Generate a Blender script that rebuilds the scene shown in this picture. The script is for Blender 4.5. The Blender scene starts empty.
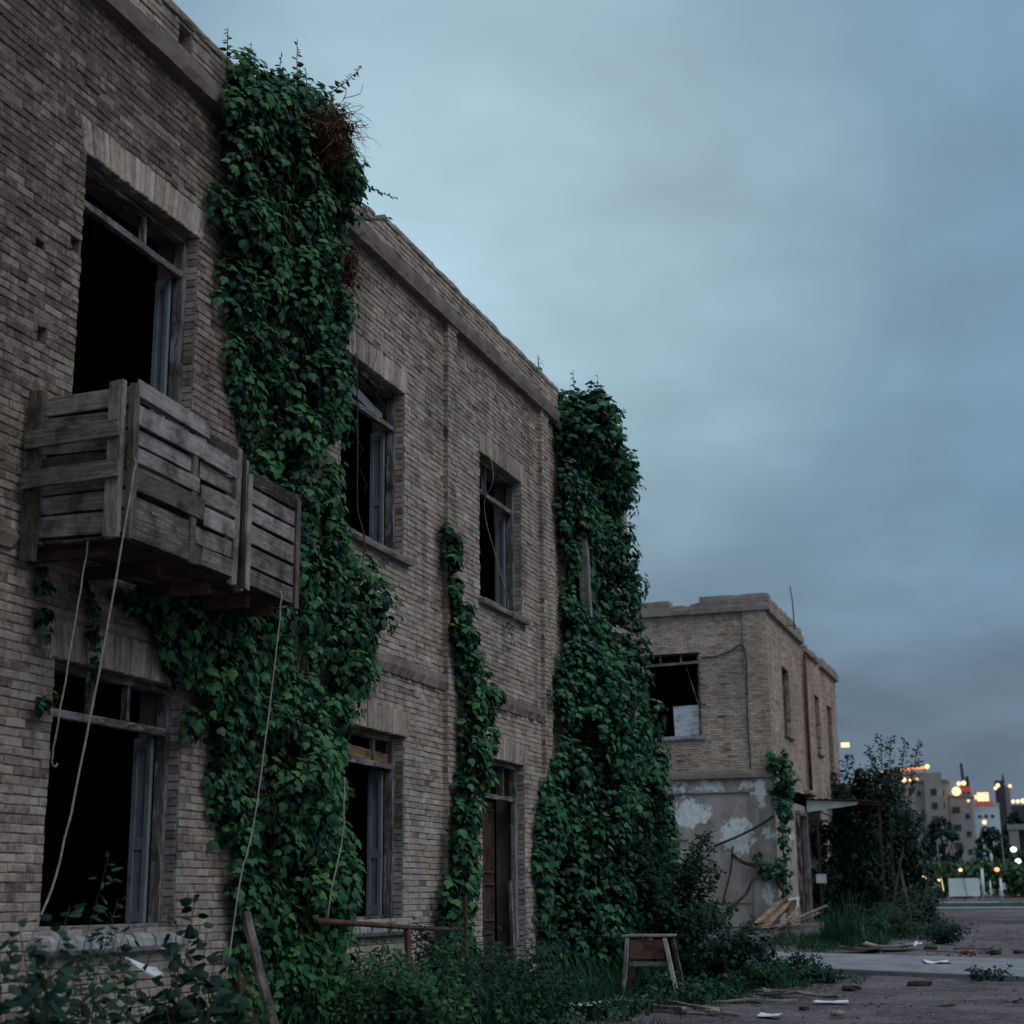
import bpy, math, random
import numpy as np
from mathutils import Vector, Matrix, noise as mnoise

random.seed(7)
RNG = np.random.default_rng(11)
scene = bpy.context.scene
COL = scene.collection
V = Vector


def nz(x, y=0.0, z=0.0):
    return mnoise.noise(V((x, y, z)))


# ------------------------------------------------------------------ materials
def mat_new(name):
    m = bpy.data.materials.new(name)
    m.use_nodes = True
    nt = m.node_tree
    for n in list(nt.nodes):
        nt.nodes.remove(n)
    return m, nt


class NT:
    def __init__(self, nt):
        self.nt = nt

    def n(self, typ, **kw):
        nd = self.nt.nodes.new(typ)
        for k, v in kw.items():
            if k.startswith('i_'):
                key = k[2:]
                nd.inputs[int(key) if key.isdigit() else key.replace('_', ' ')].default_value = v
            else:
                setattr(nd, k, v)
        return nd

    def l(self, a, b):
        self.nt.links.new(a, b)

    def noise(self, vec, scale, detail=4, rough=0.55):
        t = self.n('ShaderNodeTexNoise')
        t.inputs['Scale'].default_value = scale
        t.inputs['Detail'].default_value = detail
        t.inputs['Roughness'].default_value = rough
        if vec is not None:
            self.l(vec, t.inputs['Vector'])
        return t.outputs['Fac']

    def ramp(self, fac, stops, interp='LINEAR'):
        r = self.n('ShaderNodeValToRGB')
        cr = r.color_ramp
        cr.interpolation = interp
        while len(cr.elements) < len(stops):
            cr.elements.new(0.5)
        for e, (p, c) in zip(cr.elements, stops):
            e.position = p
            e.color = (c, c, c, 1) if isinstance(c, (int, float)) else (c[0], c[1], c[2], 1)
        self.l(fac, r.inputs['Fac'])
        return r.outputs['Color']

    def mix(self, fac, a, b, mode='MIX'):
        m = self.n('ShaderNodeMix', data_type='RGBA', blend_type=mode)
        for sock, v in ((m.inputs[0], fac), (m.inputs[6], a), (m.inputs[7], b)):
            if isinstance(v, (int, float)):
                sock.default_value = v
            elif isinstance(v, tuple):
                sock.default_value = (v[0], v[1], v[2], 1)
            else:
                self.l(v, sock)
        return m.outputs[2]

    def math(self, op, a, b=None, clamp=False):
        m = self.n('ShaderNodeMath', operation=op, use_clamp=clamp)
        for i, v in enumerate((a, b)):
            if v is None:
                continue
            if isinstance(v, (int, float)):
                m.inputs[i].default_value = v
            else:
                self.l(v, m.inputs[i])
        return m.outputs[0]

    def scale(self, vec, s):
        m = self.n('ShaderNodeMapping')
        m.inputs['Scale'].default_value = s
        self.l(vec, m.inputs['Vector'])
        return m.outputs[0]

    def attr(self, name='tint'):
        return self.n('ShaderNodeAttribute', attribute_name=name).outputs['Fac']

    def obj(self):
        return self.n('ShaderNodeNewGeometry').outputs['Position']

    def uv(self):
        return self.n('ShaderNodeTexCoord').outputs['UV']

    def out(self, col, rough=0.8, bump=None, bstr=0.3, bdist=0.01, spec=0.3, metallic=0.0, normal=None):
        p = self.n('ShaderNodeBsdfPrincipled')
        if isinstance(col, tuple):
            p.inputs['Base Color'].default_value = (col[0], col[1], col[2], 1)
        else:
            self.l(col, p.inputs['Base Color'])
        if isinstance(rough, (int, float)):
            p.inputs['Roughness'].default_value = rough
        else:
            self.l(rough, p.inputs['Roughness'])
        p.inputs['Specular IOR Level'].default_value = spec
        p.inputs['Metallic'].default_value = metallic
        if bump is not None:
            b = self.n('ShaderNodeBump')
            b.inputs['Strength'].default_value = bstr
            b.inputs['Distance'].default_value = bdist
            self.l(bump, b.inputs['Height'])
            self.l(b.outputs[0], p.inputs['Normal'])
        o = self.n('ShaderNodeOutputMaterial')
        self.l(p.outputs[0], o.inputs['Surface'])
        return p, o


def m_brick(name, stops, grime=0.55):
    m, nt = mat_new(name)
    t = NT(nt)
    pos = t.obj()
    tint = t.attr()
    fine = t.noise(pos, 38, 5, 0.65)
    mid = t.noise(pos, 7, 4)
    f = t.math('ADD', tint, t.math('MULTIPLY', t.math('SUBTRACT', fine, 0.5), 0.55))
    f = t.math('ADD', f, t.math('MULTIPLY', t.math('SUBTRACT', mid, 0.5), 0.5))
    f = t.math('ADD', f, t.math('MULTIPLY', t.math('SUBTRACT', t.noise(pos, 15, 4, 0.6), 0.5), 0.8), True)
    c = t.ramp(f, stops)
    big = t.noise(pos, 0.75, 5, 0.6)
    streak = t.noise(t.scale(pos, (3.0, 3.0, 0.35)), 1.3, 4)
    g = t.ramp(t.math('ADD', t.math('MULTIPLY', big, 0.6), t.math('MULTIPLY', streak, 0.4)), [(0.37, grime * .85), (0.50, 0.86), (0.64, 1.08)])
    c = t.mix(1.0, c, g, 'MULTIPLY')
    # pale lime bloom in patches
    lowz = t.n('ShaderNodeSeparateXYZ')
    t.l(pos, lowz.inputs[0])
    lw = t.math('MULTIPLY', t.math('SUBTRACT', 1.0, t.math('DIVIDE', lowz.outputs[2], 3.2), True), 0.16)
    bl = t.ramp(t.math('ADD', t.noise(pos, 3.6, 8, 0.75), lw), [(0.56, 0.0), (0.74, 0.55)])
    c = t.mix(bl, c, (0.48, 0.44, 0.41))
    t.out(c, 0.92, t.noise(pos, 60, 6, 0.7), 0.55, 0.012, 0.15)
    return m


def m_simple(name, c1, c2, scale=4.0, rough=0.85, bs=0.3, bscale=40, spec=0.25, metallic=0.0, tintmix=0.0, bdist=0.01):
    m, nt = mat_new(name)
    t = NT(nt)
    pos = t.obj()
    f = t.noise(pos, scale, 6, 0.65)
    if tintmix:
        f = t.math('ADD', f, t.math('MULTIPLY', t.math('SUBTRACT', t.attr(), 0.5), tintmix), True)
    c = t.ramp(f, [(0.3, c1), (0.7, c2)])
    t.out(c, rough, t.noise(pos, bscale, 5, 0.65), bs, bdist, spec, metallic)
    return m


def m_wood(name, dark, mid, light, paint=None, paint_amt=0.5, rough=0.85):
    m, nt = mat_new(name)
    t = NT(nt)
    uv = t.uv()
    pos = t.obj()
    warp = t.noise(t.scale(uv, (1.2, 6, 1)), 2.0, 3)
    comb = t.n('ShaderNodeVectorMath', operation='ADD')
    t.l(t.scale(uv, (2.2, 42, 1)), comb.inputs[0])
    sc = t.n('ShaderNodeVectorMath', operation='SCALE')
    sc.inputs['Scale'].default_value = 2.2
    t.l(warp, sc.inputs[0])
    t.l(sc.outputs[0], comb.inputs[1])
    grain = t.noise(comb.outputs[0], 1.6, 6, 0.7)
    f = t.math('ADD', t.math('MULTIPLY', grain, 0.75), t.math('MULTIPLY', t.attr(), 0.5))
    f = t.math('SUBTRACT', f, 0.12, True)
    c = t.ramp(f, [(0.26, dark), (0.5, mid), (0.74, light)])
    blotch = t.ramp(t.noise(pos, 4.2, 6, 0.7), [(0.36, 0.34), (0.56, 1.0)])
    c = t.mix(1.0, c, blotch, 'MULTIPLY')
    if paint:
        pf = t.ramp(t.noise(t.scale(uv, (2.0, 9, 1)), 1.6, 7, 0.72), [(paint_amt - 0.04, 1.0), (paint_amt + 0.04, 0.0)])
        c = t.mix(pf, c, paint)
    t.out(c, rough, grain, 0.6, 0.004, 0.2)
    return m


def m_leaf(name, stops, rough=0.48, trans=0.2):
    m, nt = mat_new(name)
    t = NT(nt)
    pos = t.obj()
    f = t.math('ADD', t.attr(), t.math('MULTIPLY', t.math('SUBTRACT', t.noise(pos, 1.1, 3), 0.5), 0.7), True)
    c = t.ramp(f, stops)
    p, o = t.out(c, rough, None, spec=0.14)
    tr = t.n('ShaderNodeBsdfTranslucent')
    t.l(t.mix(1.0, c, (0.9, 1.3, 0.5), 'MULTIPLY'), tr.inputs['Color'])
    mx = t.n('ShaderNodeMixShader')
    mx.inputs[0].default_value = trans
    t.l(p.outputs[0], mx.inputs[1])
    t.l(tr.outputs[0], mx.inputs[2])
    t.l(mx.outputs[0], o.inputs['Surface'])
    return m


def m_emit(name, col, strength, rough_noise=0.0):
    m, nt = mat_new(name)
    t = NT(nt)
    e = t.n('ShaderNodeEmission')
    e.inputs['Strength'].default_value = strength
    if rough_noise:
        f = t.ramp(t.noise(t.obj(), rough_noise, 3), [(0.35, (col[0] * .45, col[1] * .3, col[2] * .3)), (0.6, col)])
        t.l(f, e.inputs['Color'])
    else:
        e.inputs['Color'].default_value = (*col, 1)
    o = t.n('ShaderNodeOutputMaterial')
    t.l(e.outputs[0], o.inputs['Surface'])
    return m


def m_plaster(name):
    m, nt = mat_new(name)
    t = NT(nt)
    pos = t.obj()
    base = t.ramp(t.noise(pos, 2.2, 6, 0.65), [(0.3, (0.25, 0.195, 0.170)), (0.5, (0.40, 0.33, 0.295)), (0.72, (0.50, 0.435, 0.40))])
    drip = t.ramp(t.noise(t.scale(pos, (5, 5, 0.5)), 1.0, 5), [(0.32, 0.72), (0.55, 1.0)])
    base = t.mix(1.0, base, drip, 'MULTIPLY')
    # flakes of old pale limewash left in ragged islands
    masks = None
    jag = t.math('ADD', t.math('MULTIPLY', t.noise(pos, 3.0, 8, 0.75), .65), t.math('MULTIPLY', t.noise(pos, 11.0, 6, 0.75), .35))
    for (cx, cz, rx, rz) in ((-0.86, 2.42, .42, .44), (-1.95, 2.98, .46, .40), (-2.7, 2.9, .55, .45), (-1.5, 3.58, .5, .14), (-2.3, 3.6, .4, .13), (-0.62, 3.6, .22, .11), (-0.26, 3.4, .2, .42), (-0.14, 2.5, .14, .17), (-3.4, 2.2, .6, .6), (-0.2, 1.2, .14, .34)):
        sub = t.n('ShaderNodeVectorMath', operation='SUBTRACT')
        t.l(pos, sub.inputs[0])
        sub.inputs[1].default_value = (cx, 36.0, cz)
        mul = t.n('ShaderNodeVectorMath', operation='MULTIPLY')
        t.l(sub.outputs[0], mul.inputs[0])
        mul.inputs[1].default_value = (1 / rx, 0.1, 1 / rz)
        ln = t.n('ShaderNodeVectorMath', operation='LENGTH')
        t.l(mul.outputs[0], ln.inputs[0])
        d = t.math('MULTIPLY', t.math('SUBTRACT', 1.0, ln.outputs['Value']), min(1.0, min(rx, rz) / .40))
        masks = d if masks is None else t.math('MAXIMUM', masks, d)
    f = t.math('ADD', masks, t.math('MULTIPLY', t.math('SUBTRACT', jag, 0.5), 4.0))
    f = t.ramp(f, [(0.12, 0.0), (0.15, 1.0)])
    white = t.ramp(t.noise(pos, 9, 5), [(0.3, (0.60, 0.62, 0.60)), (0.65, (0.82, 0.84, 0.83))])
    c = t.mix(f, base, white)
    hgt = t.math('ADD', t.math('MULTIPLY', f, 0.6), t.noise(pos, 22, 6, 0.65))
    t.out(c, 0.9, hgt, 0.5, 0.012, 0.15)
    return m


def m_ground(name):
    m, nt = mat_new(name)
    t = NT(nt)
    pos = t.obj()
    a = t.noise(pos, 0.55, 6, 0.6)
    b = t.noise(pos, 5.5, 7, 0.7)
    c = t.ramp(t.math('ADD', t.math('MULTIPLY', a, 0.55), t.math('MULTIPLY', b, 0.45)), [(0.34, (0.050, 0.038, 0.040)), (0.48, (0.135, 0.108, 0.112)), (0.62, (0.225, 0.190, 0.195))])
    sp = t.n('ShaderNodeTexVoronoi')
    sp.inputs['Scale'].default_value = 26
    t.l(pos, sp.inputs['Vector'])
    st = t.ramp(sp.outputs['Distance'], [(0.06, 0.42), (0.22, 1.0)])
    c = t.mix(t.ramp(t.noise(pos, 2.2, 4), [(0.48, 0.0), (0.6, 1.0)]), c, t.mix(1.0, c, st, 'MULTIPLY'))
    hgt = t.math('ADD', t.noise(pos, 9, 7, 0.7), t.math('MULTIPLY', sp.outputs['Distance'], 0.5))
    t.out(c, 0.95, hgt, 0.9, 0.05, 0.12)
    return m


M = {}
M['brick'] = m_brick('weathered_tan_brick', [(0.0, (0.14, 0.100, 0.083)), (0.25, (0.30, 0.231, 0.192)), (0.55, (0.455, 0.365, 0.306)), (1.0, (0.64, 0.56, 0.49))], 0.58)
M['brick_far'] = m_brick('warm_tan_brick', [(0.0, (0.19, 0.135, 0.105)), (0.3, (0.42, 0.305, 0.235)), (0.6, (0.58, 0.45, 0.36)), (1.0, (0.68, 0.57, 0.48))], 0.78)
M['mortar'] = m_simple('old_mortar', (0.11, 0.085, 0.072), (0.29, 0.24, 0.21), 2.2, 0.95, 0.6, 45, 0.1)
M['concrete'] = m_simple('weathered_concrete', (0.115, 0.092, 0.080), (0.27, 0.230, 0.205), 2.6, 0.92, 0.6, 28, 0.15, tintmix=0.4)
M['coping'] = m_simple('warm_stone_coping', (0.20, 0.155, 0.13), (0.40, 0.32, 0.27), 2.6, 0.92, 0.6, 22, 0.15, tintmix=0.4)
M['belt'] = m_simple('stained_render', (0.13, 0.098, 0.08), (0.25, 0.20, 0.170), 2.2, 0.92, 0.7, 18, 0.15)
M['sill'] = m_simple('flaking_white_sill', (0.15, 0.13, 0.125), (0.42, 0.42, 0.43), 9.0, 0.85, 0.5, 30, 0.2)
M['dark'] = m_simple('unlit_interior', (0.012, 0.010, 0.010), (0.035, 0.03, 0.028), 1.5, 0.95, 0.2, 10, 0.05)  # near-black colour stands in for the unlit rooms
M['wood'] = m_wood('weathered_grey_boards', (0.035, 0.025, 0.021), (0.155, 0.122, 0.108), (0.40, 0.355, 0.335), (0.33, 0.315, 0.32), 0.34)
M['wood_brown'] = m_wood('rotting_brown_wood', (0.03, 0.018, 0.013), (0.105, 0.068, 0.050), (0.21, 0.15, 0.115))
M['wood_red'] = m_wood('faded_red_brown_wood', (0.05, 0.022, 0.018), (0.17, 0.080, 0.064), (0.27, 0.16, 0.13))
M['wood_fresh'] = m_wood('broken_orange_boards', (0.10, 0.05, 0.028), (0.28, 0.16, 0.09), (0.44, 0.30, 0.20))
M['frame'] = m_wood('peeling_grey_window_paint', (0.035, 0.026, 0.024), (0.10, 0.080, 0.074), (0.24, 0.205, 0.20), (0.26, 0.24, 0.255), 0.47)
M['leafpanel'] = m_wood('pale_blue_grey_sash_paint', (0.09, 0.09, 0.10), (0.20, 0.215, 0.25), (0.18, 0.19, 0.205), (0.175, 0.19, 0.21), 0.54)
M['door'] = m_wood('old_brown_door_paint', (0.03, 0.017, 0.014), (0.085, 0.046, 0.036), (0.15, 0.09, 0.07))
M['white_wood'] = m_wood('dirty_white_paint', (0.16, 0.15, 0.14), (0.34, 0.34, 0.34), (0.5, 0.5, 0.5), (0.58, 0.61, 0.62), 0.55)
M['rope'] = m_simple('frayed_pale_rope', (0.17, 0.14, 0.12), (0.40, 0.36, 0.33), 16, 0.9, 0.4, 120, 0.1)
M['cable'] = m_simple('dark_cable', (0.03, 0.025, 0.022), (0.09, 0.075, 0.065), 20, 0.7, 0.2, 80, 0.2)
M['rust'] = m_simple('rusty_metal', (0.045, 0.022, 0.016), (0.15, 0.072, 0.050), 9, 0.85, 0.5, 60, 0.25)
M['stem'] = m_simple('brown_vine_stem', (0.03, 0.02, 0.015), (0.10, 0.07, 0.052), 14, 0.9, 0.4, 70, 0.1)
M['bark'] = m_simple('dark_bark', (0.025, 0.02, 0.016), (0.08, 0.062, 0.05), 10, 0.95, 0.6, 40, 0.1)
M['dry'] = m_leaf('dry_reddish_tendrils', [(0.1, (0.035, 0.014, 0.011)), (0.6, (0.115, 0.045, 0.032)), (1.0, (0.19, 0.105, 0.07))], 0.8, 0.1)
M['ivy'] = m_leaf('ivy_leaf', [(0.0, (0.004, 0.012, 0.009)), (0.3, (0.015, 0.056, 0.032)), (0.55, (0.038, 0.130, 0.058)), (0.90, (0.072, 0.195, 0.072)), (1.0, (0.105, 0.22, 0.07))])
M['ivy_far'] = m_leaf('ivy_leaf_teal', [(0.0, (0.004, 0.012, 0.010)), (0.32, (0.014, 0.055, 0.034)), (0.6, (0.034, 0.124, 0.062)), (1.0, (0.075, 0.20, 0.085))])
M['shrub'] = m_leaf('shrub_leaf', [(0.05, (0.008, 0.026, 0.018)), (0.5, (0.016, 0.055, 0.034)), (1.0, (0.045, 0.115, 0.055))])
M['weed'] = m_leaf('weed_leaf', [(0.05, (0.010, 0.034, 0.018)), (0.5, (0.022, 0.070, 0.036)), (1.0, (0.07, 0.16, 0.055))])
M['darkleaf'] = m_leaf('dark_bush_leaf', [(0.05, (0.006, 0.016, 0.014)), (0.5, (0.011, 0.034, 0.026)), (1.0, (0.028, 0.075, 0.045))])
M['grass'] = m_leaf('wild_grass', [(0.05, (0.011, 0.032, 0.020)), (0.5, (0.025, 0.068, 0.038)), (0.85, (0.055, 0.120, 0.058)), (1.0, (0.20, 0.18, 0.09))], 0.6, 0.2)
M['hedge'] = m_leaf('hedge_leaf', [(0.05, (0.022, 0.048, 0.024)), (0.5, (0.05, 0.10, 0.05)), (1.0, (0.09, 0.15, 0.07))])
M['ground'] = m_ground('sandy_dirt')
M['path'] = m_simple('cracked_concrete_path', (0.15, 0.148, 0.152), (0.30, 0.298, 0.305), 2.4, 0.9, 0.4, 35, 0.2)
M['turf'] = m_simple('rough_turf', (0.02, 0.04, 0.02), (0.06, 0.09, 0.045), 1.5, 0.95, 0.8, 14, 0.1, bdist=0.05)
M['plaster'] = m_plaster('peeling_plaster')
M['plaster_plain'] = m_simple('grey_plaster', (0.20, 0.172, 0.155), (0.36, 0.325, 0.30), 2.4, 0.92, 0.5, 25, 0.15)
M['paper'] = m_simple('dirty_white_paper', (0.52, 0.53, 0.54), (0.80, 0.81, 0.82), 7, 0.8, 0.2, 40, 0.2)
M['sheet'] = m_simple('pale_painted_sheet', (0.48, 0.50, 0.50), (0.74, 0.77, 0.77), 3.2, 0.8, 0.2, 25, 0.2)
M['litter'] = m_simple('ground_litter', (0.05, 0.036, 0.028), (0.24, 0.19, 0.155), 5, 0.95, 0.3, 40, 0.1, tintmix=1.0)
M['facade'] = m_simple('far_concrete_facade', (0.24, 0.215, 0.20), (0.36, 0.33, 0.31), 0.25, 0.9, 0.1, 3, 0.1)
M['facade_dark'] = m_simple('far_dark_facade', (0.045, 0.040, 0.055), (0.085, 0.075, 0.095), 0.2, 0.9, 0.1, 3, 0.1)
M['facade_blue'] = m_simple('far_pale_blue_facade', (0.42, 0.50, 0.54), (0.60, 0.68, 0.72), 0.2, 0.9, 0.1, 3, 0.1)
M['window_dark'] = m_simple('far_dark_pane', (0.02, 0.02, 0.025), (0.05, 0.05, 0.06), 1, 0.3, 0.0, 3, 0.5)
M['hoard'] = m_simple('white_hoarding_panel', (0.60, 0.66, 0.62), (0.78, 0.84, 0.79), 0.7, 0.8, 0.1, 6, 0.2)
M['l_warm'] = m_emit('warm_lamp_glow', (1.0, 0.60, 0.30), 2.3)
M['l_orange'] = m_emit('orange_lamp_glow', (1.0, 0.33, 0.09), 2.6)
M['l_neon'] = m_emit('orange_neon_glow', (1.0, 0.26, 0.05), 2.2, 0.22)
M['l_red'] = m_emit('red_neon_glow', (0.75, 0.12, 0.07), 0.45)
M['l_white'] = m_emit('white_green_lamp_glow', (0.70, 1.0, 0.88), 3.0)
M['l_cream'] = m_emit('cream_sign_glow', (1.0, 0.74, 0.42), 1.5)


# ------------------------------------------------------------------ mesh helpers
def world_loc(o):
    p = V((0, 0, 0))
    while o is not None:
        p = p + o.location
        o = o.parent
    return p


def props(o, label=None, cat=None, group=None, kind=None):
    if label:
        o['label'] = label
    if cat:
        o['category'] = cat
    if group:
        o['group'] = group
    if kind:
        o['kind'] = kind
    return o


def thing(name, label, cat, loc, group=None):
    o = bpy.data.objects.new(name, None)
    COL.objects.link(o)
    o.location = loc
    o.empty_display_size = 0.2
    return props(o, label, cat, group)


class MB:
    """collects shapes in world coordinates, then links them as ONE mesh object"""

    def __init__(self):
        self.v, self.f, self.uv, self.t = [], [], [], []

    def add(self, verts, faces, tint=0.5, uvs=None):
        b = len(self.v)
        self.v.extend([tuple(p) for p in verts])
        self.t.extend([tint] * len(verts))
        for i, fc in enumerate(faces):
            self.f.append([b + k for k in fc])
            self.uv.append(uvs[i] if uvs else [(0, 0)] * len(fc))

    def box(self, x0, x1, y0, y1, z0, z1, tint=0.5):
        vs = [(x0, y0, z0), (x1, y0, z0), (x1, y1, z0), (x0, y1, z0), (x0, y0, z1), (x1, y0, z1), (x1, y1, z1), (x0, y1, z1)]
        fs = [(0, 3, 2, 1), (4, 5, 6, 7), (0, 1, 5, 4), (1, 2, 6, 5), (2, 3, 7, 6), (3, 0, 4, 7)]
        self.add(vs, fs, tint)

    def beam(self, p0, p1, w, h, side=None, tint=None, segs=1, wob=0.0, taper=1.0, ragged=0.0):
        """bar from p0 to p1; w along 'side', h across; UV runs along it"""
        p0, p1 = V(p0), V(p1)
        d = (p1 - p0)
        L = d.length
        d = d / L
        s = V(side) if side is not None else (V((0, 0, 1)).cross(d) if abs(d.z) < 0.95 else V((0, 1, 0)))
        s = (s - d * s.dot(d)).normalized()
        n = d.cross(s)
        tint = random.uniform(0.15, 0.85) if tint is None else tint
        uo, vo = random.uniform(0, 50), random.uniform(0, 50)
        vs, fs, uvs = [], [], []
        k0 = random.uniform(0, 99)
        for i in range(segs + 1):
            q = i / segs
            c = p0 + d * (L * q)
            if wob:
                c = c + s * (wob * nz(k0 + q * 2.1 * L, 1)) + n * (wob * nz(k0 + q * 2.1 * L, 7))
            sc = 1 + (taper - 1) * q
            for j, (a, b) in enumerate(((-1, -1), (1, -1), (1, 1), (-1, 1))):
                e = 0
                if ragged and i in (0, segs):
                    e = random.uniform(-ragged, ragged)
                vs.append(c + s * (a * w / 2 * sc) + n * (b * h / 2 * sc) + d * e)
        per = [0, w, w + h, 2 * w + h, 2 * w + 2 * h]
        for i in range(segs):
            for j in range(4):
                a, b = i * 4 + j, i * 4 + (j + 1) % 4
                fs.append((a, b, b + 4, a + 4))
                u0, u1 = uo + L * i / segs, uo + L * (i + 1) / segs
                uvs.append([(u0, vo + per[j]), (u0, vo + per[j + 1]), (u1, vo + per[j + 1]), (u1, vo + per[j])])
        fs.append((3, 2, 1, 0))
        uvs.append([(uo, vo), (uo, vo + w), (uo + .02, vo + w), (uo + .02, vo)])
        e = segs * 4
        fs.append((e, e + 1, e + 2, e + 3))
        uvs.append([(uo, vo), (uo, vo + w), (uo + .02, vo + w), (uo + .02, vo)])
        self.add(vs, fs, tint, uvs)

    def tube(self, pts, r, sides=6, r1=None, tint=0.5, cap=True):
        pts = [V(p) for p in pts]
        r1 = r if r1 is None else r1
        vs, fs = [], []
        up = V((0.3, 0.2, 1)).normalized()
        n = len(pts)
        for i, p in enumerate(pts):
            d = (pts[min(i + 1, n - 1)] - pts[max(i - 1, 0)]).normalized()
            a = d.cross(up)
            if a.length < 0.1:
                a = d.cross(V((1, 0, 0)))
            a.normalize()
            b = d.cross(a)
            rr = r + (r1 - r) * i / (n - 1)
            for k in range(sides):
                an = 2 * math.pi * k / sides
                vs.append(p + a * (rr * math.cos(an)) + b * (rr * math.sin(an)))
        for i in range(n - 1):
            for k in range(sides):
                fs.append((i * sides + k, i * sides + (k + 1) % sides, (i + 1) * sides + (k + 1) % sides, (i + 1) * sides + k))
        if cap:
            fs.append(tuple(range(sides))[::-1])
            fs.append(tuple((n - 1) * sides + k for k in range(sides)))
        self.add(vs, fs, tint)

    def ball(self, c, rx, ry=None, rz=None, seg=10, rings=6, tint=0.5):
        ry, rz = ry or rx, rz or rx
        vs, fs = [(c[0], c[1], c[2] + rz)], []
        for i in range(1, rings):
            th = math.pi * i / rings
            for k in range(seg):
                ph = 2 * math.pi * k / seg
                vs.append((c[0] + rx * math.sin(th) * math.cos(ph), c[1] + ry * math.sin(th) * math.sin(ph), c[2] + rz * math.cos(th)))
        vs.append((c[0], c[1], c[2] - rz))
        for k in range(seg):
            fs.append((0, 1 + k, 1 + (k + 1) % seg))
        for i in range(rings - 2):
            for k in range(seg):
                a, b = 1 + i * seg + k, 1 + i * seg + (k + 1) % seg
                fs.append((a, a + seg, b + seg, b))
        e = len(vs) - 1
        s0 = 1 + (rings - 2) * seg
        for k in range(seg):
            fs.append((e, s0 + (k + 1) % seg, s0 + k))
        self.add(vs, fs, tint)

    def build(self, name, mat, parent=None, label=None, origin=None, bevel=0.0, smooth=False):
        me = bpy.data.meshes.new(name)
        off = world_loc(parent) if parent is not None else V(origin or (0, 0, 0))
        me.from_pydata([(p[0] - off.x, p[1] - off.y, p[2] - off.z) for p in self.v], [], self.f)
        uvl = me.uv_layers.new(name='UVMap')
        flat = [c for fu in self.uv for p in fu for c in p]
        uvl.data.foreach_set('uv', flat)
        at = me.attributes.new('tint', 'FLOAT', 'POINT')
        at.data.foreach_set('value', self.t)
        me.materials.append(mat)
        if smooth:
            me.polygons.foreach_set('use_smooth', [True] * len(me.polygons))
        me.update()
        o = bpy.data.objects.new(name, me)
        COL.objects.link(o)
        if parent is not None:
            o.parent = parent
        else:
            o.location = off
        if bevel:
            bv = o.modifiers.new('edge', 'BEVEL')
            bv.width = bevel
            bv.segments = 1
            bv.limit_method = 'ANGLE'
        if label:
            o['label'] = label
        return o


IVY_T = [(0, 0), (.17, .12), (.38, .03), (.50, -.24), (.44, -.46), (.25, -.52), (.20, -.74), (0, -1.0)]
_o = IVY_T + [(-u, v) for u, v in IVY_T[-2:0:-1]]
IVY_V = np.array([(0, -.33, .05)] + [(u, v, -.32 * abs(u) - .12 * v * v) for u, v in _o])
IVY_F = np.array([(0, i, i % len(_o) + 1) for i in range(1, len(_o) + 1)])
OVA_V = np.array([(0, 0, 0), (.30, -.22, -.10), (.26, -.62, -.14), (0, -1.0, -.16), (-.26, -.62, -.14), (-.30, -.22, -.10), (0, -.5, .02)])
OVA_F = np.array([(6, 0, 1), (6, 1, 2), (6, 2, 3), (6, 3, 4), (6, 4, 5), (6, 5, 0)])
NAR_V = OVA_V * np.array([0.5, 1, 1])


def leaves(name, mat, parent, P, N, T, S, tint, template='ivy', label=None, origin=None):
    """leaf blades at points P, facing N, tips along T"""
    P, N, T = (np.asarray(a, float) for a in (P, N, T))
    S, tint = np.asarray(S, float), np.asarray(tint, float)
    N = N / np.linalg.norm(N, axis=1, keepdims=True)
    T = T - N * np.sum(T * N, axis=1, keepdims=True)
    T = T / (np.linalg.norm(T, axis=1, keepdims=True) + 1e-9)
    R = np.cross(T, N)
    tv, tf = {'ivy': (IVY_V, IVY_F), 'oval': (OVA_V, OVA_F), 'narrow': (NAR_V, OVA_F)}[template]
    n, k = len(P), len(tv)
    vs = (P[:, None, :] + S[:, None, None] * (tv[None, :, 0:1] * R[:, None, :] - tv[None, :, 1:2] * T[:, None, :] + tv[None, :, 2:3] * N[:, None, :]))
    off = np.array(world_loc(parent)) if parent is not None else np.array(origin or (0, 0, 0))
    vs = (vs - off).reshape(-1, 3)
    fs = (tf[None] + (np.arange(n) * k)[:, None, None]).reshape(-1, 3)
    me = bpy.data.meshes.new(name)
    me.vertices.add(len(vs))
    me.vertices.foreach_set('co', vs.ravel())
    me.loops.add(fs.size)
    me.loops.foreach_set('vertex_index', fs.ravel().astype(np.int32))
    me.polygons.add(len(fs))
    me.polygons.foreach_set('loop_start', (np.arange(len(fs)) * 3).astype(np.int32))
    me.polygons.foreach_set('loop_total', np.full(len(fs), 3, np.int32))
    at = me.attributes.new('tint', 'FLOAT', 'POINT')
    at.data.foreach_set('value', np.repeat(tint, k))
    me.polygons.foreach_set('use_smooth', np.ones(len(fs), bool))
    me.materials.append(mat)
    me.update(calc_edges=True)
    o = bpy.data.objects.new(name, me)
    COL.objects.link(o)
    if parent is not None:
        o.parent = parent
    else:
        o.location = off
    if label:
        o['label'] = label
    return o


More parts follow.
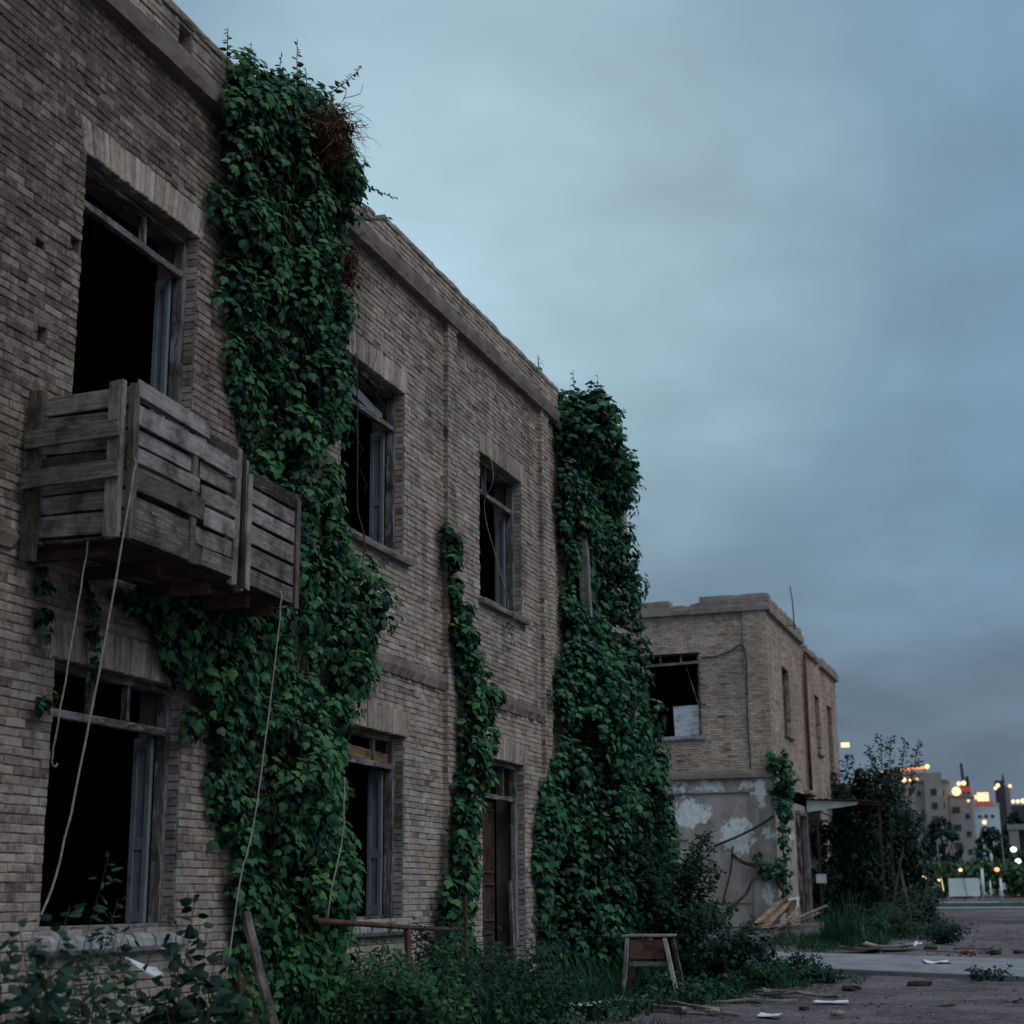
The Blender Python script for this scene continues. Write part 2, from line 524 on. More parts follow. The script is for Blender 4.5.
def ell_leaves(C, R, count, out=None, droop=0.75, size=0.11, szj=0.28, tbase=0.35, tj=0.22, hemi=-0.25):
    """leaves over the skin of small ellipsoid clumps: arrays P,N,T,S,tint"""
    P, N, T, S, Q = [], [], [], [], []
    for c, r, m in zip(C, R, count):
        d = RNG.normal(size=(m * 3, 3))
        d /= np.linalg.norm(d, axis=1, keepdims=True)
        if out is not None:
            d = d[d @ np.array(out) > hemi]
        d = d[:m]
        rad = RNG.uniform(0.55, 1.08, size=(len(d), 1))
        P.append(np.array(c) + d * np.array(r) * rad)
        nn = d * 0.9 + np.array([0, 0, 0.55]) + (np.array(out) * 0.5 if out is not None else 0) + RNG.normal(size=d.shape) * 0.27
        N.append(nn)
        T.append(d * 0.35 + np.array([0, 0, -droop]) + RNG.normal(size=d.shape) * 0.38)
        S.append(size * (1 + szj * RNG.normal(size=len(d)).clip(-1.6, 2)))
        cl = RNG.normal() * tj * 0.5
        Q.append(tbase + cl + (rad[:, 0] - 0.84) * 1.5 + d[:, 2] * .16 + RNG.normal(size=len(d)) * tj)  # inner leaves tinted darker, upper ones lighter: painted clump shading
    return np.concatenate(P), np.concatenate(N), np.concatenate(T), np.concatenate(S).clip(0.02, 2), np.concatenate(Q).clip(0, 1)


def in_poly(y, z, poly):
    c = False
    j = len(poly) - 1
    for i in range(len(poly)):
        yi, zi = poly[i]
        yj, zj = poly[j]
        if (zi > z) != (zj > z) and y < (yj - yi) * (z - zi) / (zj - zi) + yi:
            c = not c
        j = i
    return c


# ------------------------------------------------------------------ terrain
PROF = [(-80, 0), (19, 0), (34, .42), (48, .5), (65, .55), (100, .85), (160, 1.0), (3000, 1.0)]


def gz(x, y):
    z = float(np.interp(y, [a for a, b in PROF], [b for a, b in PROF]))
    if -1.5 < x < 14 and -4 < y < 60:
        z += 0.055 * nz(x * .7, y * .7) + 0.026 * nz(x * 2.6, y * 2.6, 3)
    return z


def spaced(rs):
    out = []
    for a, b, st in rs:
        n = max(1, int(round((b - a) / st)))
        out += [a + (b - a) * i / n for i in range(n)]
    return out + [rs[-1][1]]


xs = spaced([(-900, -60, 120), (-60, -10, 10), (-10, -1, 1.5), (-1, 9, 0.2), (9, 20, 1.5), (20, 100, 16), (100, 900, 160)])
ys = spaced([(-80, -5, 15), (-5, 7, 1), (7, 44, 0.25), (44, 70, 2), (70, 170, 10), (170, 2600, 270)])
mb = MB()
vv = [(x, y, gz(x, y)) for y in ys for x in xs]
nx = len(xs)
mb.add(vv, [(j * nx + i, j * nx + i + 1, (j + 1) * nx + i + 1, (j + 1) * nx + i) for j in range(len(ys) - 1) for i in range(nx - 1)])
props(mb.build('ground', M['ground'], smooth=True), kind='structure')


def strip(name, pts_near, pts_far, h, mat, n=40, edge=0.0):
    """raised slab between two edge lines, following the terrain"""
    m_ = MB()
    a0, a1 = pts_near
    b0, b1 = pts_far
    vs, fs = [], []
    for i in range(n + 1):
        q = i / n
        for k, (p0, p1) in enumerate(((a0, a1), (b0, b1))):
            x, y = p0[0] + (p1[0] - p0[0]) * q, p0[1] + (p1[1] - p0[1]) * q
            y += edge * nz(x * 1.7, k * 9.1)
            base = float(np.interp(y, [a for a, b in PROF], [b for a, b in PROF]))
            vs += [(x, y, base - 0.2), (x, y, base + h)]
    for i in range(n):
        o = i * 4
        fs += [(o, o + 4, o + 5, o + 1), (o + 1, o + 5, o + 7, o + 3), (o + 3, o + 7, o + 6, o + 2)]
    fs += [(0, 1, 3, 2), (n * 4, n * 4 + 2, n * 4 + 3, n * 4 + 1)]
    m_.add(vs, fs)
    return props(m_.build(name, mat, bevel=0.012), kind='structure')


strip('path', ((1.55, 22.6), (9.5, 18.9)), ((1.0, 25.7), (9.5, 22.2)), 0.075, M['path'], 60, 0.05)
strip('kerb', ((-6, 58.5), (40, 56.2)), ((-6, 62.5), (40, 60.2)), 0.10, M['path'], 30)
strip('far_path', ((-8, 78), (3.2, 77)), ((-8, 82), (3.2, 81)), 0.06, M['path'], 20)
strip('lawn', ((-12, 62.7), (60, 60.4)), ((-12, 77), (60, 76)), 0.05, M['turf'], 30)


# ------------------------------------------------------------------ brickwork
def brickwork(mb, O, U, N, u0, u1, z0, z1, holes=(), course=0.058, blen=0.185, proud=0.009, missing=0.004, dark=None, cornice=None):
    O, U, N = V(O), V(U), V(N)
    z, row = z0, 0
    while z < z1 - 0.02:
        zt = min(z + course, z1)
        zc = (z + zt) / 2
        ivs = [(u0, u1)]
        for (a, b, c, d) in holes:
            if c < zc < d:
                nx_ = []
                for (p, q) in ivs:
                    if b <= p or a >= q:
                        nx_.append((p, q))
                    else:
                        if a > p:
                            nx_.append((p, a))
                        if b < q:
                            nx_.append((b, q))
                ivs = nx_
        ph = (row % 2) * blen / 2 + random.uniform(-.012, .012)
        rj = random.uniform(-.1, .1)
        for (p, q) in ivs:
            k = math.floor((p - ph) / blen)
            while True:
                a, b = ph + k * blen, ph + (k + 1) * blen
                k += 1
                if a >= q:
                    break
                a, b = max(a, p), min(b, q)
                if b - a < 0.03 or random.random() < missing:
                    continue
                g = random.uniform(.0022, .0045)
                e0, e1 = (a + g if a > p else a + random.uniform(-.006, .004)), (b - g if b < q else b + random.uniform(-.004, .006))
                f0, f1 = z + g + random.uniform(-.0015, .0015), zt - g + random.uniform(-.0015, .0015)
                pr = proud + random.uniform(-.005, .005)
                if random.random() < 0.03:
                    pr -= 0.007
                ch = random.uniform(.004, .008)
                tn = random.gauss(.5 + rj * .5, .088)
                r_ = random.random()
                if r_ < .05:
                    tn += .17
                elif r_ < .14:
                    tn -= .16
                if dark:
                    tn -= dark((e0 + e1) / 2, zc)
                tn = min(1, max(0, tn))
                vs = []
                for (du, dz, nn) in ((0, 0, -.012), (0, 0, pr - ch * .7), (ch, ch, pr)):
                    jit = random.uniform(-.002, .002)
                    for (uu, ww) in ((e0 + du, f0 + dz), (e1 - du, f0 + dz), (e1 - du, f1 - dz), (e0 + du, f1 - dz)):
                        pt = O + U * (uu + random.uniform(-.002, .002)) + N * (nn + jit + random.uniform(-.0015, .0015))
                        vs.append((pt.x, pt.y, pt.z + ww + random.uniform(-.0018, .0018)))
                fs = []
                for L in (0, 4):
                    for j in range(4):
                        fs.append((L + j, L + (j + 1) % 4, L + 4 + (j + 1) % 4, L + 4 + j))
                fs.append((8, 9, 10, 11))
                mb.add(vs, fs, tn)
        z += course
        row += 1


def wall_core(mb, boxf, u0, u1, z0, z1, holes):
    us = sorted({u0, u1, *[h[0] for h in holes if u0 < h[0] < u1], *[h[1] for h in holes if u0 < h[1] < u1]})
    for a, b in zip(us, us[1:]):
        segs = sorted([(max(z0, h[2]), min(z1, h[3])) for h in holes if h[0] <= a + 1e-6 and h[1] >= b - 1e-6])
        z = z0
        for (c, d) in segs:
            if c > z:
                boxf(mb, a, b, z, c)
            z = max(z, d)
        if z < z1:
            boxf(mb, a, b, z, z1)


def jambs(mb, O, U, N, holes, depth=0.095, course=0.058):
    """brick ends seen on the reveals of the openings"""
    O, U, N = V(O), V(U), V(N)
    for (a, b, c, d) in holes:
        for (edge, sgn) in ((a, 1), (b, -1)):
            z, row = c, 0
            while z < d - 0.03:
                n0 = -0.004
                while n0 > -depth:
                    L = 0.10 if (row % 2 and n0 > -0.05) else 0.15
                    n1 = max(-depth, n0 - L)
                    if n0 - n1 > .03:
                        t_ = random.uniform(.003, .010)
                        g = .005
                        pts = []
                        for uu in (edge + sgn * -0.004, edge + sgn * t_):
                            for (nn, zz) in ((n0 - g, z + g), (n1 + g, z + g), (n1 + g, min(d, z + course) - g), (n0 - g, min(d, z + course) - g)):
                                p = O + U * uu + N * nn
                                pts.append((p.x, p.y, p.z + zz))
                        mb.add(pts, [(0, 1, 5, 4), (1, 2, 6, 5), (2, 3, 7, 6), (3, 0, 4, 7), (4, 5, 6, 7)], min(1, max(0, random.gauss(.42, .16))))
                    n0 = n1
                z += course
                row += 1


def soldier(mb, O, U, N, a, b, z0, h, proud=0.014, slant=0.05):
    O, U, N = V(O), V(U), V(N)
    n = max(3, int(round((b - a) / .064)))
    for i in range(n):
        q0, q1 = a + (b - a) * i / n + .004, a + (b - a) * (i + 1) / n - .004
        s0, s1 = ((q0 - (a + b) / 2) / (b - a)) * 2 * slant, ((q1 - (a + b) / 2) / (b - a)) * 2 * slant
        pr = proud + random.uniform(-.005, .005)
        hh = h + random.uniform(-.012, .008)
        zb = z0 + random.uniform(-.004, .006)
        vs = []
        for (ins, nn) in ((0, -.05), (0, pr - .005), (.006, pr)):
            for (uu, zz) in ((q0 + ins, zb + ins), (q1 - ins, zb + ins), (q1 + s1 - ins, zb + hh - ins), (q0 + s0 + ins, zb + hh - ins)):
                p = O + U * uu + N * nn
                vs.append((p.x, p.y, p.z + zz))
        fs = []
        for L in (0, 4):
            for j in range(4):
                fs.append((L + j, L + (j + 1) % 4, L + 4 + (j + 1) % 4, L + 4 + j))
        fs += [(8, 9, 10, 11), (0, 3, 2, 1)]
        mb.add(vs, fs, min(1, max(0, random.gauss(.50, .12))))


def rough_band(mb, u0, u1, z0, z1, proud, back=-.05, axis='y', base=0.0, step=.12, chip=.02, gaps=(), tint=.5, bot=0.012):
    """moulded band along a wall, eroded along its edges; gaps cut it into lengths"""
    cuts = [(u0, u1)]
    for (a, b) in gaps:
        cuts = [s for (p, q) in cuts for s in (((p, min(q, a)), (max(p, b), q)) if a < q and b > p else ((p, q),)) if s[1] - s[0] > .02]
    for (p, q) in cuts:
        n = max(1, int((q - p) / step))
        vs, fs = [], []
        for i in range(n + 1):
            u = p + (q - p) * i / n
            c1 = chip * max(0, nz(u * 2.3, 5.1) + .35 * nz(u * 9, 2)) + chip * .2 * random.random()
            c2 = chip * max(0, nz(u * 1.9, 15.1) + .35 * nz(u * 8, 22)) + bot * random.random()
            prof = [(back, z0), (proud - c2, z0 + c2 * .6), (proud - c1 * .3, (z0 + z1) / 2), (proud - c1, z1 - c1 * 1.2), (back, z1 - c1 * .4)]
            for (nn, zz) in prof:
                vs.append((base + nn, u, zz) if axis == 'y' else (u, base - nn, zz))
        for i in range(n):
            for j in range(5):
                a, b = i * 5 + j, i * 5 + (j + 1) % 5
                fs.append((a, b, b + 5, a + 5))
        fs.append((0, 1, 2, 3, 4))
        fs.append(tuple(n * 5 + j for j in range(5)))
        mb.add(vs, fs, tint)


# ------------------------------------------------------------------ main building
HOLES = {'U1': (8.51, 10.05, 3.45, 6.18), 'L1': (8.50, 10.10, .90, 2.63), 'U2': (12.72, 14.25, 4.44, 6.18), 'L2': (12.75, 14.30, .90, 2.65),
         'U3': (16.50, 18.03, 4.44, 6.18), 'D3': (16.55, 18.05, .04, 2.65)}
POSTY = 19.9
Y0, Y1, YE = 3.0, 19.45, 23.4
bld = thing('brick_building', 'long two storey derelict tan brick building with empty windows, nearest on the left', 'building', (0, 11, 0))
EY, EX, EZ = V((0, 1, 0)), V((1, 0, 0)), V((0, 0, 1))
OR = V((0, 0, 0))
holes = list(HOLES.values())
mb = MB()
# small sockets where scaffold poles and fittings once sat
PITS = [(8.09, 8.19, 4.65, 4.76), (8.39, 8.49, 5.41, 5.52), (8.0, 8.11, 5.28, 5.34), (13.33, 13.47, 2.92, 3.04)]
falloff_tint = lambda u, z: max(0, (12.5 - u) * .065) * (.45 + z / 6.0) + .16 * max(0, z - 6.2) + max(0, .9 - z) * .1  # bricks tinted darker leftward and upward as painted light falloff, darker at base too
brickwork(mb, OR, EY, EX, Y0, Y1, 0.0, 7.36, holes + [(h[0] - .04, h[1] + .04, h[3], h[3] + .25) for h in holes] + PITS, dark=falloff_tint, missing=.006)
brickwork(mb, V((-.02, 0, 0)), EY, EX, Y1 + .02, YE, 0.0, 7.36)
jambs(mb, OR, EY, EX, holes)
brickwork(mb, V((.0, Y0, 0)), V((-1, 0, 0)), V((0, -1, 0)), 0, 6, 0, 7.36)
wall = mb.build('wall', M['brick'], bld)
mb = MB()
wall_core(mb, lambda m_, a, b, c, d: m_.box(-.36, 0, a, b, c, d), Y0, Y1 + .01, -.3, 7.37, holes + PITS)
mb.box(-.36, -.022, Y1 + .01, YE, -.3, 7.37)
mb.build('mortar_bed', M['mortar'], bld)
mb = MB()
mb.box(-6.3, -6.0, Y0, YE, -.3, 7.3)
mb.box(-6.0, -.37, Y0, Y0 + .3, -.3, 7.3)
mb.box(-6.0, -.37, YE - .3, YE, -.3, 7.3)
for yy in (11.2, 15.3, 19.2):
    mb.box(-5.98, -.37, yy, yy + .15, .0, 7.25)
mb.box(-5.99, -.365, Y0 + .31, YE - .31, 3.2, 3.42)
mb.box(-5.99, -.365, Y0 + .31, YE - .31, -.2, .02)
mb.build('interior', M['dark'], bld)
mb = MB()
mb.box(-6.31, -.06, Y0, YE, 7.38, 7.52)
mb.build('roof', M['concrete'], bld)
# pilasters
for (a, b) in ((15.35, 15.62), (18.74, 19.02)):
    mb = MB()
    mb.box(-.01, .056, a + .004, b - .004, -.2, 7.36)
    brickwork(mb, V((.06, 0, 0)), EY, EX, a, b, 0, 7.36, blen=.135)
    jb = [(a - .0, a - .0, 0, 7.36)]
    z = 0
    while z < 7.3:
        mb.box(.002, .062, a - .006, a + .008, z + .005, z + .053, min(1, max(0, random.gauss(.4, .15))))
        z += .058
    mb.build('pilaster', M['brick'], bld)
# belt course, broken in places
for (a, b) in ((Y0, 9.05), (13.0, 15.34), (15.63, 16.15), (16.5, 18.73), (19.03, 19.45)):
    mb = MB()
    rough_band(mb, a, b, 3.22, 3.41, .06, step=.07, chip=.08, bot=.03)
    mb.build('belt_course', M['belt'], bld)
# cornice: thin dark lip, plain band, bricks above with gaps, coping
mb = MB()
rough_band(mb, Y0, Y1 + .06, 7.34, 7.52, .115, step=.10, chip=.03, bot=.02)
rough_band(mb, Y1 + .061, YE, 7.34, 7.52, .08, step=.12, chip=.05)
mb.build('cornice', M['belt'], bld)
mb = MB()
pgap = [(9.52, 9.72, 7.60, 7.78), (12.95, 13.12, 7.62, 7.9), (13.3, 13.5, 7.72, 7.9)]
brickwork(mb, V((.06, 0, 0)), EY, EX, Y0, Y1 + .02, 7.52, 7.80, pgap, course=.056)
wall_core(mb, lambda m_, a, b, c, d: m_.box(-.30, .056, a, b, c, d, .35), Y0, Y1 + .01, 7.50, 7.80, pgap)
brickwork(mb, V((-.02, 0, 0)), EY, EX, Y1 + .05, YE, 7.52, 7.80, course=.056)
mb.box(-.30, -.025, Y1 + .02, YE, 7.50, 7.80, .35)
rough_band(mb, Y0, Y1 + .04, 7.802, 7.865, .085, back=-.31, step=.10, chip=.022, gaps=[(12.95, 13.5)])
mb.build('parapet', M['brick'], bld)

# lintels of upright bricks
for k, (a, b, c, d) in HOLES.items():
    mb = MB()
    mb.box(-.30, .001, a - .04, b + .04, d + .004, d + .24)
    soldier(mb, OR, EY, EX, a - .04, b + .04, d, .25, proud=.012 if k != 'L2' else .035, slant=.07)
    mb.build('lintel', M['brick'], bld)


def window(key, zt, mulls, leaf_w, leaf_gap=0.0, skew=0.0):
    a, b, c, d = HOLES[key]
    w = MB()
    fw, xf = .052, -.135
    w.beam((xf, a + fw / 2, c), (xf, a + fw / 2, d), fw, .09, side=EY, segs=4, wob=.006)
    w.beam((xf, b - fw / 2, c), (xf, b - fw / 2, d), fw, .09, side=EY, segs=4, wob=.006, tint=.6)
    w.beam((xf, a + fw, d - fw / 2), (xf, b - fw, d - fw / 2), fw, .088, side=EZ, segs=4, wob=.006)
    if c > .2 and key != 'U1':
        w.beam((xf, a + fw, c + fw / 2), (xf, b - fw, c + fw / 2), fw, .088, side=EZ, segs=4)
    fr = w.build('window' if key != 'D3' else 'door_frame', M['frame'], bld, bevel=.004)
    w = MB()
    w.beam((xf + .01, a + fw, zt - skew), (xf + .01, b - fw, zt), .055, .06, side=EZ, segs=4, wob=.006, tint=.65)
    w.build('transom_bar', M['frame'], fr, bevel=.004)
    for q in mulls:
        w = MB()
        yy = a + (b - a) * q
        w.beam((xf, yy, zt + .038), (xf, yy, d - fw), .035, .05, side=EY, tint=.5)
        w.build('mullion', M['frame'], fr)
    if leaf_w:
        w = MB()
        y = b - fw - .03
        x0, x1 = xf - .05, xf - .05 - leaf_w
        zb, zt2 = c + (fw if c > .2 else .02), zt - .04
        for xx in (x0 - .02, x1 + .02):
            w.beam((xx, y, zb), (xx, y, zt2), .04, .038, side=EX, tint=.7, segs=3, wob=.004)
        for zz in (zb + .05, zb + (zt2 - zb) * .42, zt2 - .04):
            w.beam((x0 - .04, y, zz), (x1 + .04, y, zz), .085, .034, side=EZ, tint=.6)
        w.beam(((x0 + x1) / 2, y + .004, zb + .05), ((x0 + x1) / 2, y + .004, zt2 - .05), leaf_w - .08, .012, side=EX, tint=.8)
        w.build('casement', M['leafpanel'], fr, bevel=.003)
    return fr


wU1 = window('U1', 5.86, (.62,), .125, skew=-.03)
wL1 = window('L1', 2.30, (.38, .66), .15)
wU2 = window('U2', 5.80, (), .15)
wL2 = window('L2', 2.36, (.70,), .15)
wU3 = window('U3', 5.78, (.35,), .125)
# extra pieces the photo shows in single windows
w = MB()
w.beam((-.16, 12.8, 6.05), (-.15, 14.0, 5.86), .10, .02, side=EZ, tint=.8)
w.build('broken_slat', M['leafpanel'], wU2)
w = MB()
w.beam((-.15, 12.8, 2.47), (-.14, 14.2, 2.43), .10, .02, side=EZ, tint=.5)
w.build('broken_slat', M['wood_fresh'], wL2)
# sills
for fr, key in ((wU2, 'U2'), (wU3, 'U3')):
    a, b, c, d = HOLES[key]
    w = MB()
    rough_band(w, a - .06, b + .10, c - .075, c - .003, .085, back=-.2, step=.07, chip=.03)
    w.build('sill', M['concrete'], fr)
for fr, key in ((wL1, 'L1'), (wL2, 'L2')):
    a, b, c, d = HOLES[key]
    w = MB()
    n = int((b - a + .12) / .085)
    for i in range(n):
        y = a - .06 + (b - a + .12) * i / n
        dy = (b - a + .12) / n - .008
        z1 = c - .002 - random.uniform(0, .014)
        x1 = .10 + random.uniform(-.014, .01)
        vs = []
        for yy in (y, y + dy):
            vs += [(-.17, yy, c - .12), (x1 - .02, yy, c - .125), (x1, yy, c - .09), (x1 - .006, yy, z1 - .035), (x1 - .04, yy, z1), (-.17, yy, z1 + .01)]
        w.add(vs, [(0, 1, 7, 6), (1, 2, 8, 7), (2, 3, 9, 8), (3, 4, 10, 9), (4, 5, 11, 10), (5, 0, 6, 11), (5, 4, 3, 2, 1, 0), (6, 7, 8, 9, 10, 11)], random.random())
    w.build('sill', M['sill'], fr, bevel=.004)

# the door under the third bay
dfr = window('D3', 2.24, (.35, .7), 0)
w = MB()
w.beam((-.22, 16.62, 1.12), (-.29, 17.70, 1.12), 2.16, .04, side=EZ, tint=.35)
dl = w.build('door_leaf', M['door'], dfr)
w = MB()
for (z0_, z1_) in ((.14, .72), (.86, 1.26), (1.40, 2.1)):
    for (q0, q1) in ((.08, .46), (.54, .92)):
        pa, pb = V((-.22, 16.62, 0)).lerp(V((-.29, 17.70, 0)), q0), V((-.22, 16.62, 0)).lerp(V((-.29, 17.70, 0)), q1)
        off = V((.026, .004, 0))
        for (p_, q_) in (((pa.x, pa.y, z0_), (pb.x, pb.y, z0_)), ((pa.x, pa.y, z1_), (pb.x, pb.y, z1_)), ((pa.x, pa.y, z0_), (pa.x, pa.y, z1_)), ((pb.x, pb.y, z0_), (pb.x, pb.y, z1_))):
            w.beam(V(p_) + off, V(q_) + off, .035, .02, side=EX, tint=.8)
w.build('door_panel_moulding', M['door'], dfr)
w = MB()
w.beam((-.09, 17.93, .05), (-.10, 17.96, 2.2), .10, .05, side=EY, tint=.85, segs=5, wob=.02)
w.beam((-.07, 17.88, .05), (-.12, 17.82, 1.3), .07, .03, side=EY, tint=.6, segs=4, wob=.02)
w.build('split_jamb_board', M['frame'], dfr)
w = MB()
w.box(-.34, .34, 16.4, 18.2, -.2, .045)
w.build('doorstep', M['concrete'], bld, bevel=.02)
# grey timber post and beam under the far ivy
w = MB()
w.beam((.30, POSTY, 4.75), (.28, POSTY - .08, 6.1), .13, .12, side=EY, tint=.7, segs=4, wob=.01)
w.build('timber_post', M['wood'], bld)
w = MB()
w.beam((.38, 20.95, 4.92), (.42, 22.0, 4.92), .13, .10, side=EZ, tint=.55, segs=4, wob=.01)
w.beam((.38, 20.95, 4.66), (.45, 22.1, 4.66), .10, .08, side=EZ, tint=.4, segs=4, wob=.01)
w.build('timber_beam', M['wood'], bld)

# ------------------------------------------------------------------ plank balcony
bal = thing('wooden_balcony', 'grey plank balcony box with hanging ropes, under the nearest upstairs window', 'balcony', (.4, 8.05, 3.28))
BX = .75


def plank(p0, p1, w, h, side, name='plank', mat='wood', tint=None, par=None):
    m_ = MB()
    m_.beam(p0, p1, w, h * .8, side=side, segs=5, wob=.006, tint=tint, ragged=.010)
    return m_.build(name, M[mat], par or bal, bevel=.004)


for (x, y, zb, zt_, w_, h_) in ((.10, 8.02, 3.16, 4.27, .10, .06), (.69, 8.02, 3.26, 4.265, .10, .06), (.77, 8.09, 3.26, 4.265, .05, .07), (.745, 9.43, 3.22, 4.20, .05, .08), (.725, 9.56, 3.20, 4.16, .07, .05), (.725, 10.38, 3.24, 4.10, .07, .05), (.745, 8.86, 3.26, 4.22, .05, .08)):
    plank((x, y, zb), (x + random.uniform(-.01, .01), y + random.uniform(-.015, .01), zt_), w_, h_, EX if y < 8.05 else EX, name='post')
# side towards the viewer: inner boards with two outer rails
zz = 3.30
for i, wd in enumerate((.15, .125, .12, .135, .125, .13, .135)):
    plank((.06, 8.075, zz + wd / 2 + random.uniform(-.006, .006)), (.74, 8.075, zz + wd / 2 + random.uniform(-.008, .008)), wd - .012, .022, EZ)
    zz += wd + .004
for z_ in (3.68, 3.94):
    plank((.05, 7.975, z_ - .012), (.74, 7.975, z_ + .01), .115, .026, EZ, tint=.5)
# street side, long section: staggered boards with gaps
rows = [(3.335, .13, 8.10, 8.98, .0), (3.325, .12, 8.99, 9.45, .012), (3.475, .14, 8.10, 8.92, -.02), (3.46, .12, 8.93, 9.44, -.02), (3.65, .15, 8.09, 8.97, .03), (3.60, .13, 8.98, 9.46, .02),
        (3.80, .10, 8.10, 8.90, .025), (3.75, .125, 8.95, 9.44, .022), (3.93, .10, 8.10, 8.92, -.02), (3.92, .12, 8.96, 9.45, -.04), (4.06, .13, 8.09, 8.96, .028), (4.04, .13, 8.97, 9.46, .024), (4.20, .10, 8.10, 9.0, .02), (4.145, .09, 9.0, 9.45, .02)]
for (z_, wd, a, b, dx) in rows:
    sl = -.035 * (b - a)
    plank((BX + dx * .6, a, z_ + .012), (BX + dx * .6, b, z_ + .012 + sl * .4), wd, .024, EZ)
plank((BX + .036, 8.09, 4.235), (BX + .036, 8.98, 4.20), .11, .022, EZ, tint=.85)
for i in range(7):
    plank((BX - .075, 8.14, 3.32 + i * .128), (BX - .075, 9.42, 3.315 + i * .126), .126, .018, EZ, mat='wood_brown', tint=.4)
for i in range(6):
    plank((BX - .06, 9.6, 3.32 + i * .128), (BX - .06, 10.38, 3.315 + i * .126), .126, .018, EZ, mat='wood_brown', tint=.35)
for i in range(7):
    plank((.12, 8.105, 3.34 + i * .13), (.66, 8.105, 3.34 + i * .13), .128, .018, EZ, mat='wood_brown', tint=.35)
# street side, short section
for (z_, wd) in ((3.31, .13), (3.46, .15), (3.62, .145), (3.775, .12), (3.90, .12), (4.03, .12)):
    plank((BX - .005, 9.56, z_ + .02), (BX - .005, 10.42, z_ + random.uniform(-.012, .012)), wd - .010, .024, EZ)
for y in (9.60, 10.37):
    plank((BX + .022, y, 3.22), (BX + .022, y, 4.06), .06, .02, EY, name='batten')
plank((BX + .03, 9.50, 3.22), (BX + .03, 9.49, 4.17), .045, .03, EY, name='batten', mat='wood_brown', tint=.1)
# floor boards, joists, far side
for i in range(5):
    x = .09 + i * .145
    plank((x, 8.06, 3.275 + .004 * (i % 2)), (x, 10.42, 3.265 + .004 * (i % 2)), .135, .025, EX, name='floor_board', mat='wood_brown')
for y in (8.15, 8.75, 9.42, 9.98, 10.36):
    plank((-.10, y, 3.222), (.58, y, 3.222), .09, .06, EZ, name='joist', mat='wood_brown')
for i in range(5):
    plank((.06, 10.44, 3.36 + i * .15), (.73, 10.44, 3.35 + i * .15), .135, .022, EZ)


# ------------------------------------------------------------------ ropes
def smooth_pts(pts, n=6):
    out = []
    pts = [V(p) for p in pts]
    for i in range(len(pts) - 1):
        p0, p1, p2, p3 = pts[max(i - 1, 0)], pts[i], pts[i + 1], pts[min(i + 2, len(pts) - 1)]
        for k in range(n):
            t = k / n
            out.append(0.5 * ((2 * p1) + (p2 - p0) * t + (2 * p0 - 5 * p1 + 4 * p2 - p3) * t * t + (3 * p1 - p0 - 3 * p2 + p3) * t ** 3))
    out.append(pts[-1])
    return out


def rope(name, label, pts, r, mat, cat='rope', group=None):
    m_ = MB()
    sp = smooth_pts(pts)
    sp = [p + V((nz(i * .9, r * 900, 1), nz(i * .9, r * 900, 5), 0)) * .006 for i, p in enumerate(sp)]
    m_.tube(sp, r, 6)
    return props(m_.build(name, M[mat], origin=pts[-1], smooth=True), label, cat, group)


rope('hanging_rope', 'longest pale rope, from the balcony corner across the lower left window', [(.79, 8.06, 3.74), (.82, 8.03, 3.66), (.80, 7.85, 2.60), (.80, 7.74, 2.12), (.80, 7.53, 1.33), (.78, 7.37, .96), (.70, 7.33, .70)], .0060, 'rope')
rope('hanging_rope', 'short cut rope with hooked end, dangling left of the longest rope', [(.50, 8.06, 3.26), (.50, 8.03, 3.05), (.50, 7.91, 2.38), (.50, 7.835, 1.97), (.50, 7.83, 1.89), (.50, 7.86, 1.87), (.50, 7.88, 1.89)], .0048, 'rope')
rope('hanging_rope', 'thin white rope hanging from the right balcony end in front of the ivy', [(.76, 10.10, 3.30), (.80, 10.07, 3.19), (.80, 9.92, 2.34), (.80, 9.77, 1.67), (.81, 9.66, 1.42), (.80, 9.59, 1.24), (.80, 9.43, .57), (.80, 9.36, .10)], .0055, 'rope')
rope('loose_cable', 'dark cable dangling down the middle upstairs window', [(.03, 12.98, 6.2), (.05, 13.0, 5.4), (.04, 13.04, 4.7), (.10, 13.08, 4.36), (.03, 13.10, 3.9)], .008, 'cable', 'cable')
rope('loose_cable', 'pale cord hanging slack across the far upstairs window above the door', [(.03, 16.82, 6.2), (.05, 16.85, 5.9), (-.1, 16.95, 5.6), (.0, 17.2, 4.9), (.05, 17.42, 4.5)], .005, 'rope', 'cable')
rope('dead_vine_strand', 'thin pale dead strand hanging over the ivy beside the lower middle window', [(.62, 11.6, 2.05), (.66, 11.5, 1.6), (.68, 11.28, 1.2), (.66, 11.25, .96)], .006, 'rope', 'vine strand')


